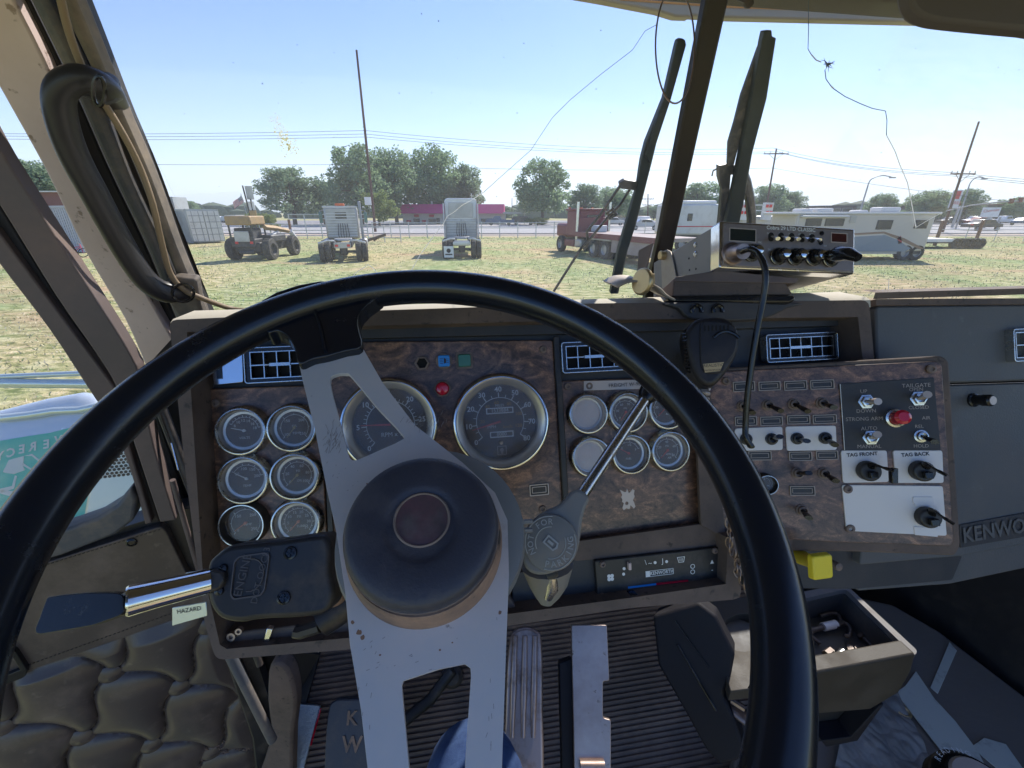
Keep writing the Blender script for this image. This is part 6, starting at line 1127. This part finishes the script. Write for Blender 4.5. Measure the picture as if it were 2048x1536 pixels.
def semi(px,Y,label,sleeper,wd=2.5,rot=0):
    p=V((atY(px,500,Y).x,Y,0)); r=thing('semi_truck',label,'truck',p); F=WFV(p.x,p.y,0,R(rot)); h=wd/2
    for yy in (.55,1.9):
        for s_ in (-1,1):
            for o in (h-.14,h-.46): wheel(F,s_*o,yy,.52,.27,r,ax='u')
    for s_ in (-1,1): wheel(F,s_*(h-.2),6.3,.5,.28,r,ax='u')
    for s_ in (-1,1): part(r,'frame_rail','dk',F,s_*.42-.06,s_*.42+.06,.1,8,.75,1.05)
    part(r,'crossmember','alum',F,-.42,.42,.08,.2,.72,1.02); part(r,'axle','dk',F,-h+.3,h-.3,.5,.62,.45,.58); part(r,'differential','dk',F,-.2,.2,.4,.8,.34,.74,bev=.08)
    m=MB(); m.box(F,-.45,.45,1.0,1.9,1.08,1.16); m.box(F,-.3,.3,.9,1.0,1.04,1.12); m.build('fifth_wheel',X['alum'],r,bevel=.02)
    for s_ in (-1,1): part(r,'tail_lamp','rlite',F,s_*.3-.08,s_*.3+.08,.05,.1,.8,.92); MB().tube([F.p(s_*(h-.05),.0,1.0),F.p(s_*(h-.5),.1,1.12),F.p(s_*.4,.3,1.1)],.05,6).build('fender_bracket',X['white'],r)
    m=MB(); 
    for q in range(5): m.tube([F.p(-.25+q*.12,2.9,1.9),F.p(-.3+q*.15,2.6,1.3),F.p(-.2+q*.1,2.7,.95)],.02,5)
    m.build('air_hose',X['dk'],r)
    m=MB(); yb=2.9
    if not sleeper:
        g=part(r,'cab','alum',F,-.95,.85,yb,yb+1.9,1.05,2.78,bev=.10); m=MB()
        for q in range(9): m.box(F,-.85,.75,yb-.03,yb,1.2+q*.15,1.2+q*.15+.05)
        m.build('back_panel_rib',X['white'],g); part(g,'rear_window','win',F,-.35,.25,yb-.02,yb+.02,2.15,2.5,bev=0); part(r,'headboard','white',F,-1.0,.9,yb+.0,yb+.1,2.72,2.84,bev=.03)
        part(r,'beacon','amb',F,-.3,.22,yb+.0,yb+.25,2.84,2.97,bev=.04)
        part(r,'hood','white',F,-.8,.7,yb+1.9,yb+4.2,.9,1.9,bev=.15)
        for s_ in (-1,1): MB().tube([F.p(s_*1.0,yb+1.6,1.7),F.p(s_*1.28,yb+1.5,1.75),F.p(s_*1.28,yb+1.5,2.6),F.p(s_*1.0,yb+1.6,2.6)],.03,6).build('mirror_frame',X['steelp'],r); part(r,'mirror','teal',F,s_*1.28-.1,s_*1.28+.1,yb+1.42,yb+1.5,1.9,2.5,bev=.03); part(r,'fuel_tank','alum',F,s_*1.0-.25,s_*1.0+.25,yb,yb+1.5,.5,1.05,bev=.15)
        part(r,'stack','steelp',F,.95,1.1,yb+.1,yb+.25,1.0,3.1,bev=.05)
    else:
        g=part(r,'sleeper','white',F,-.98,.98,yb,yb+2.6,.95,2.1,bev=.06); m=MB()
        for q in range(6): m.box(F,-.92,.92,yb-.03,yb,1.15+q*.16,1.15+q*.16+.04)
        m.box(F,-.03,.03,yb-.04,yb,1.0,2.1); m.build('back_panel_rib',X['alum'],g)
        MB().prism(Fr(F.p(0,yb,0),F.U,F.N),rrect(-.98,.98,2.08,3.3,.22),-2.4,.0).build('roof_fairing',X['wh2'],r,bevel=.05); part(r,'fairing_panel','alum',F,-.75,.75,yb-.03,yb,2.2,3.05,bev=.02)
        for s_ in (-1,1): part(r,'side_extender','white',F,s_*1.04-.03,s_*1.04+.03,yb-.4,yb+.3,.95,3.0,bev=.02)
        q=part(r,'mud_flap','wh2',F,-h+.1,-h+.65,-.12,-.09,.1,.72,bev=.01); FF=Fr(F.p(-h+.37,-.125,.4),F.U,F.N); MB().lathe(FF,0,.08,[(.12,0),(.12,.01)],16).box(FF,-.2,.2,-.16,-.09,0,.01).build('flap_emblem',M['ink'],q)
        part(r,'hood','wh2',F,-.8,.8,yb+2.6,yb+4.6,.9,1.9,bev=.15); part(r,'light_bar','white',F,-.5,.5,-.02,.08,.78,.95,bev=.03)
    return r
semi(686,23.6,'white day cab truck with orange beacon seen from behind on the grass',False,2.45,17); semi(924,25.4,'white high roof sleeper truck seen from behind with pale mud flap',True,2.25,6)
# telehandler
p=V((atY(505,500,25).x,25,0)); th=thing('telehandler','yellow and black telehandler with big tyres parked on the left of the field','telehandler',p); F=WFV(p.x,p.y,0,R(2))
for u,v in ((-1.0,0),(1.0,0),(-1.0,2.9),(1.0,2.9)): wheel(F,u,v,.58,.42,th,rim='dk',ax='u')
part(th,'chassis','dk',F,-.7,.7,-.4,3.5,.45,.95,bev=.06); part(th,'engine_cover','dk',F,.15,.95,.5,2.3,.9,1.30,bev=.08); g=part(th,'cab_body','dk',F,-.75,.5,-.6,.9,.7,1.15,bev=.05)
for u,v in ((-.72,-.55),(.47,-.55),(-.72,.85),(.47,.85)): MB().tube([F.p(u,v,1.1),F.p(u*.97,v,2.1)],.05,6).build('cab_post',X['dk'],th)
part(th,'cab_roof_panel','yel',F,-.8,.55,-.65,.95,1.85,2.32,bev=.07); part(th,'cab_console','dk',F,-.6,.35,-.35,.7,1.1,1.7,bev=.05); part(th,'cab_rear_frame','dk',F,-.78,.53,-.6,-.5,.95,1.25,bev=.03); part(th,'seat','dk',F,-.4,.2,-.1,.4,1.1,1.6,bev=.08); part(th,'rear_guard','alum',F,-.5,.3,-.62,-.56,1.0,1.55,bev=.02)
m=MB(); m.tube([F.p(.62,.6,1.72),F.p(.62,1.8,1.62),F.p(.65,3.4,1.42)],[.14,.15,.13],4); m.build('boom',X['yel'],th); m=MB(); m.tube([F.p(.65,3.6,1.4),F.p(.7,4.1,.9),F.p(.7,4.2,.4)],.14,8); m.tube([F.p(.55,.8,1.0),F.p(.6,2.4,1.6)],.08,8); m.build('lift_cylinder',X['white'],th)
for s_ in (-.5,.3): part(th,'tail_lamp','rlite',F,s_,s_+.15,-.64,-.6,.9,1.02,bev=0)
MB().tube([F.p(-.4,-.55,.45),F.p(.4,-.55,.45)],.1,8).build('axle',X['dk'],th)
# red flatbed truck
a=gnd(1112,502); c=gnd(1268,530); d=(c-a); ang=math.atan2(d.y,d.x); rt=thing('red_flatbed_truck','faded red flatbed truck with twin chrome stacks parked facing away behind the wiper','truck',(a+c)/2); F=WFV(a.x,a.y,0,ang); L=d.length+.2
for u in (.5,): 
    for v in (.15,2.1): wheel(F,u,v,.52,.3,rt,side=-1)
for u in (L*.52,L*.52+1.25):
    for v in (.15,.5,1.9,2.25): wheel(F,u,v,.52,.27,rt,side=-1,rim='alum')
g=part(rt,'cab','redp',F,.9,2.6,.25,2.15,1.0,2.65,bev=.12); FB=Fr(F.p(2.63,1.2,0),F.V,F.N); part(g,'rear_window','win',F,2.58,2.64,.8,1.6,1.75,2.35,bev=.02)
part(rt,'hood','redp',F,-.9,.95,.4,2.0,.95,1.8,bev=.15); part(rt,'cab_visor','redp',F,.8,2.65,.2,2.2,2.6,2.72,bev=.03); part(rt,'frame','dk',F,-.6,L,.75,1.55,.55,.95); part(rt,'battery_box','redp',F,1.2,2.5,0,.4,.45,.85); part(rt,'fuel_tank','alum',F,2.6,3.4,-.02,.45,.45,.95,bev=.1)
part(rt,'deck','flat',F,2.75,L+1.6,-.05,2.45,1.18,1.36,bev=.02); part(rt,'deck_side','redp',F,2.75,L+1.5,-.09,-.04,1.10,1.38,bev=.01); part(rt,'tool_body','flat',F,L*.52+2.0,L+1.2,.0,.6,.45,1.15); part(rt,'winch','white',F,3.0,3.8,.9,1.6,1.36,1.75,bev=.05); part(rt,'headache_rack','redp',F,2.7,2.78,.1,2.3,1.3,2.2)
for v in (.05,2.35): MB().tube([F.p(2.75,v,.9),F.p(2.75,v,3.1)],.085,12).build('exhaust_stack',M['chromed'],rt)
for v in (.3,1.0,1.2,2.0): part(rt,'roof_lamp','amb',F,1.0,1.1,v,v+.12,2.72,2.8,bev=0)
part(rt,'fender','alum',F,L*.52-.6,L*.52+1.9,-.02,.1,1.0,1.1,bev=.03)
# white horse trailer / box truck behind radio
def boxveh(nm,lab,cat,Y,x0,x1,y0,y1,dep,mt,roofm,wins,whs,yb=512,bev=.12,extra=()):
    r=bthing(nm,lab,cat,(x0+x1)/2,Y); g=bpart(r,'body',mt,Y,x0,x1,y0,y1,dep,bev=bev)
    for w in wins: q=bpart(g,'window','dk',Y,*w,.05,-.03,.02); bpart(q,'pane','win',Y,w[0]+.8,w[1]-.8,w[2]+.8,w[3]-.8,.03,-.045)
    for x in whs: F=WFV(atY(x,500,Y).x,Y,0,0); wheel(F,0,.15,.42,.3,r,side=-1)
    for e in extra: bpart(r,*e)
    return r
r=boxveh('white_box_truck','white box bodied truck with small window partly hidden by the divider bar','truck',31,1340,1446,408,470,3.2,'white','white',[(1375,1385,427,442)],(1362,1425),extra=(('roof_cap','wh2',31,1352,1436,401,409,3.0,.1,.1),('chassis','dk',31,1345,1440,470,482,2.6,.2),('white_stripe','redt',31,1341,1445,452,454,.02,-.02)))
r=boxveh('light_bar_truck','grey truck with two upright white lamp towers carrying red lights','truck',36,1478,1650,432,470,2.5,'alum','white',[(1560,1590,434,445),(1600,1632,434,445)],(1520,1620),extra=(('lamp_tower','wh2',35.5,1480,1497,404,440,.5),('lamp_tower','wh2',35.5,1530,1545,405,440,.5),('cross_tube','wh2',35.5,1497,1530,409,411,.1),('cross_tube','wh2',35.5,1497,1530,420,422,.1)))
for x in (1483,1491,1534,1541):
    for y in (412,425): bpart(r,'red_light','rlite',35.5,x-2.2,x+2.2,y-3,y+3,.1,-.1)
# motorhome
Y=24.6; rv=boxveh('motorhome','long beige motorhome with dark blue swoosh and square windows seen from its side','motorhome',Y,1588,1862,427,503,2.5,'rv','white',[(1611,1643,437,452),(1650,1688,437,452),(1753,1784,440,459),(1829,1855,440,457)],(1640,1812,1836),bev=.10)
bpart(rv,'roof_edge','rvw',Y,1577,1884,424,429,2.6,-.06,.04)
for x0,x1,y0 in ((1618,1642,417),(1650,1684,416),(1782,1822,414),(1738,1755,420)): bpart(rv,'roof_air_conditioner','rvw',Y,x0,x1,y0,425,.9,.6,.08)
bpart(rv,'awning_roll','rvw',Y,1600,1694,431,435,.25,-.25,.05)
def flatp(root,pts,Y,mt,nm,o=-.015):
    F=Fr(V((0,Y+o,0)),(1,0,0),(0,0,1)); return MB().prism(F,F.hits(pts),-.012,0).build(nm,X[mt],root)
flatp(rv,[(1590,480),(1718,473),(1770,470),(1795,480),(1822,497),(1808,503),(1590,503)],Y,'rvb','swoosh'); flatp(rv,[(1590,470),(1715,466),(1768,463),(1808,476),(1850,498),(1838,498),(1800,480),(1768,467),(1715,470),(1590,475)],Y,'brown','swoosh_line')
flatp(rv,[(1795,476),(1802,472),(1804,486),(1797,488)],Y,'redt','reflector'); bpart(rv,'rear_bumper','dk',Y,1824,1850,500,508,2.4,.05); bpart(rv,'skirt','rv',Y,1592,1800,500,508,2.4,.05)
bpart(rv,'ladder','steelp',Y,1864,1866,430,500,.6,.3); bpart(rv,'window_frame','alum',Y,1700,1712,432,446,.03,-.03)
# flat trailer
tr=bthing('flat_trailer','low flat trailer with white deck and a row of dark tyres behind the motorhome','trailer',1912,33); bpart(tr,'deck','wh2',33,1852,1912,478,484,2.2); bpart(tr,'frame','dk',33,1852,1968,483,487,2.2,.05); MB().tube([atY(1910,481,33),atY(1970,478,33)],.05,6).build('tongue',X['steelp'],tr)
for k in range(6): F=WFV(atY(1913+k*10,485,33).x,33,0,0); wheel(F,0,.1,.36,.3,tr,rim='dk',side=-1)
# parked and passing cars
def car(px,Y,L,mt,label,kind='car',flip=1,yb=None):
    p=V((atY(px,455,Y).x,Y,0)); r=thing('pickup_truck' if kind=='pickup' else 'parked_car',label,'pickup' if kind=='pickup' else 'car',p,'cars along the far side of the road'); F=WFV(p.x,p.y,0,0 if flip>0 else math.pi); h=L/2; sf=Fr(F.p(0,0,0),F.U,F.N)
    prof=[(-h,.45),(-h,.95),(-h*.55,1.05),(-h*.3,1.55),(h*.35,1.55),(h*.6,1.08),(h*.95,.95),(h,.5)] if kind=='car' else [(-h,.55),(-h,1.15),(-h*.12,1.15),(-h*.05,1.8),(h*.35,1.8),(h*.5,1.25),(h*.95,1.12),(h,.6)]
    if kind=='suv': prof=[(-h,.5),(-h*.98,1.2),(-h*.9,1.75),(h*.3,1.75),(h*.5,1.2),(h*.95,1.05),(h,.55)]
    MB().prism(sf,prof,-1.8,0).build('body',X[mt],r,bevel=.07)
    wl=[(-h*.24,1.1),(-h*.2,1.45),(h*.32,1.45),(h*.5,1.12)] if kind!='pickup' else [(-h*.03,1.25),(0,1.68),(h*.32,1.68),(h*.44,1.27)]
    MB().prism(sf,wl,.0,.03).build('side_window',X['win'],r)
    for u in (-h*.62,h*.62): wheel(F,u,.02,.34,.24,r,n=14,side=-1)
    for u,mm in ((-h+.05,'rlite'),(h-.1,'wh2')): MB().box(F,u-.06,u+.06,-.03,.3,.75,.9).build('headlight' if mm=='wh2' else 'tail_light',X[mm],r)
for a_ in ((1000,92,5.8,'blue','dark blue pickup parked beside the magenta roof building','pickup',-1),(1047,94,4.7,'cdk','dark car parked right of the blue pickup','suv',1),(1226,90,4.5,'silv','silver car behind the wiper arm','car',1),(1272,92,4.5,'cwh','white car left of the divider bar','suv',-1),
 (1905,95,4.6,'cdk','dark car below the tall shop sign','car',1),(1938,96,4.8,'silv','silver suv right of the tall shop sign','suv',-1),(1962,93,4.5,'cred','red car left of the script sign','car',1),(2008,96,4.7,'cwh','white pickup right of the script sign','pickup',1),(2035,93,4.6,'blue','blue car at the right edge of the frame','car',-1),
 (1975,66,4.6,'cdk','dark car driving on the road at the far right','car',1),(436,120,4.6,'cwh','white car far behind the container','car',1),(462,118,4.6,'silv','silver car left of the flag','car',-1),(1290,68,4.6,'silv','pale car on the road left of the divider bar','car',1)): car(*a_)
# bicycle at the far left
bp_=gnd(150,515); bk=thing('bicycle','small red and pink bicycle lying by the pale container at the left','bicycle',bp_); F=WFV(bp_.x,bp_.y,0,R(15)); G=Fr(F.O,F.U,(F.N+F.V*.5).normalized())
for u in (-.42,.42):
    m=MB(); m.tube([G.p(u+.26*math.cos(a*math.pi/10),.28+.26*math.sin(a*math.pi/10)) for a in range(20)],.025,6,closed=True); w_=m.build('wheel',X['tyre'],bk); m=MB()
    for a in range(8): m.tube([G.p(u,.28),G.p(u+.25*math.cos(a*math.pi/4),.28+.25*math.sin(a*math.pi/4))],.006,3)
    m.build('spokes',X['steelp'],w_)
m=MB()
for a,b in (((-.42,.28),(-.1,.28)),((-.42,.28),(-.2,.62)),((-.1,.28),(-.22,.72)),((-.1,.28),(.28,.62)),((-.2,.62),(.28,.66)),((.42,.28),(.26,.82))): m.tube([G.p(*a),G.p(*b)],.022,6)
m.build('frame',X['bike'],bk); MB().tube([G.p(.2,.84,-.2),G.p(.26,.84,0),G.p(.2,.84,.2)],.016,6).build('handlebar',X['steelp'],bk); MB().ball(G.p(-.24,.76),.08,8,(1.4,.5,.5)).build('saddle',X['dk'],bk)
# clutter by the magenta building fence: log pile and gate brace
m=MB(); a,b=gnd(737,486),gnd(800,476); m.tube([V((a.x,38,.2)),V((gx(770,38),38,.75)),V((b.x,38,.3))],.12,8); tag(m.build('fallen_log',X['bark']),'dark fallen log lying right of the day cab truck','log')
# ================================================================ HAZE
hz=bpy.data.materials.new('haze_air'); hz.use_nodes=True; n=hz.node_tree.nodes; n.remove(n['Principled BSDF']); pv=n.new('ShaderNodeVolumePrincipled'); pv.inputs['Color'].default_value=(.85,.92,1,1); pv.inputs['Density'].default_value=.0004; pv.inputs['Anisotropy'].default_value=.2; hz.node_tree.links.new(pv.outputs[0],n['Material Output'].inputs['Volume'])
tag(MB().box(WF0,-5900,5900,-300,7200,-1,300).build('haze',hz,shade=False),'pale blue summer haze filling the air over the field','haze',kind='stuff')
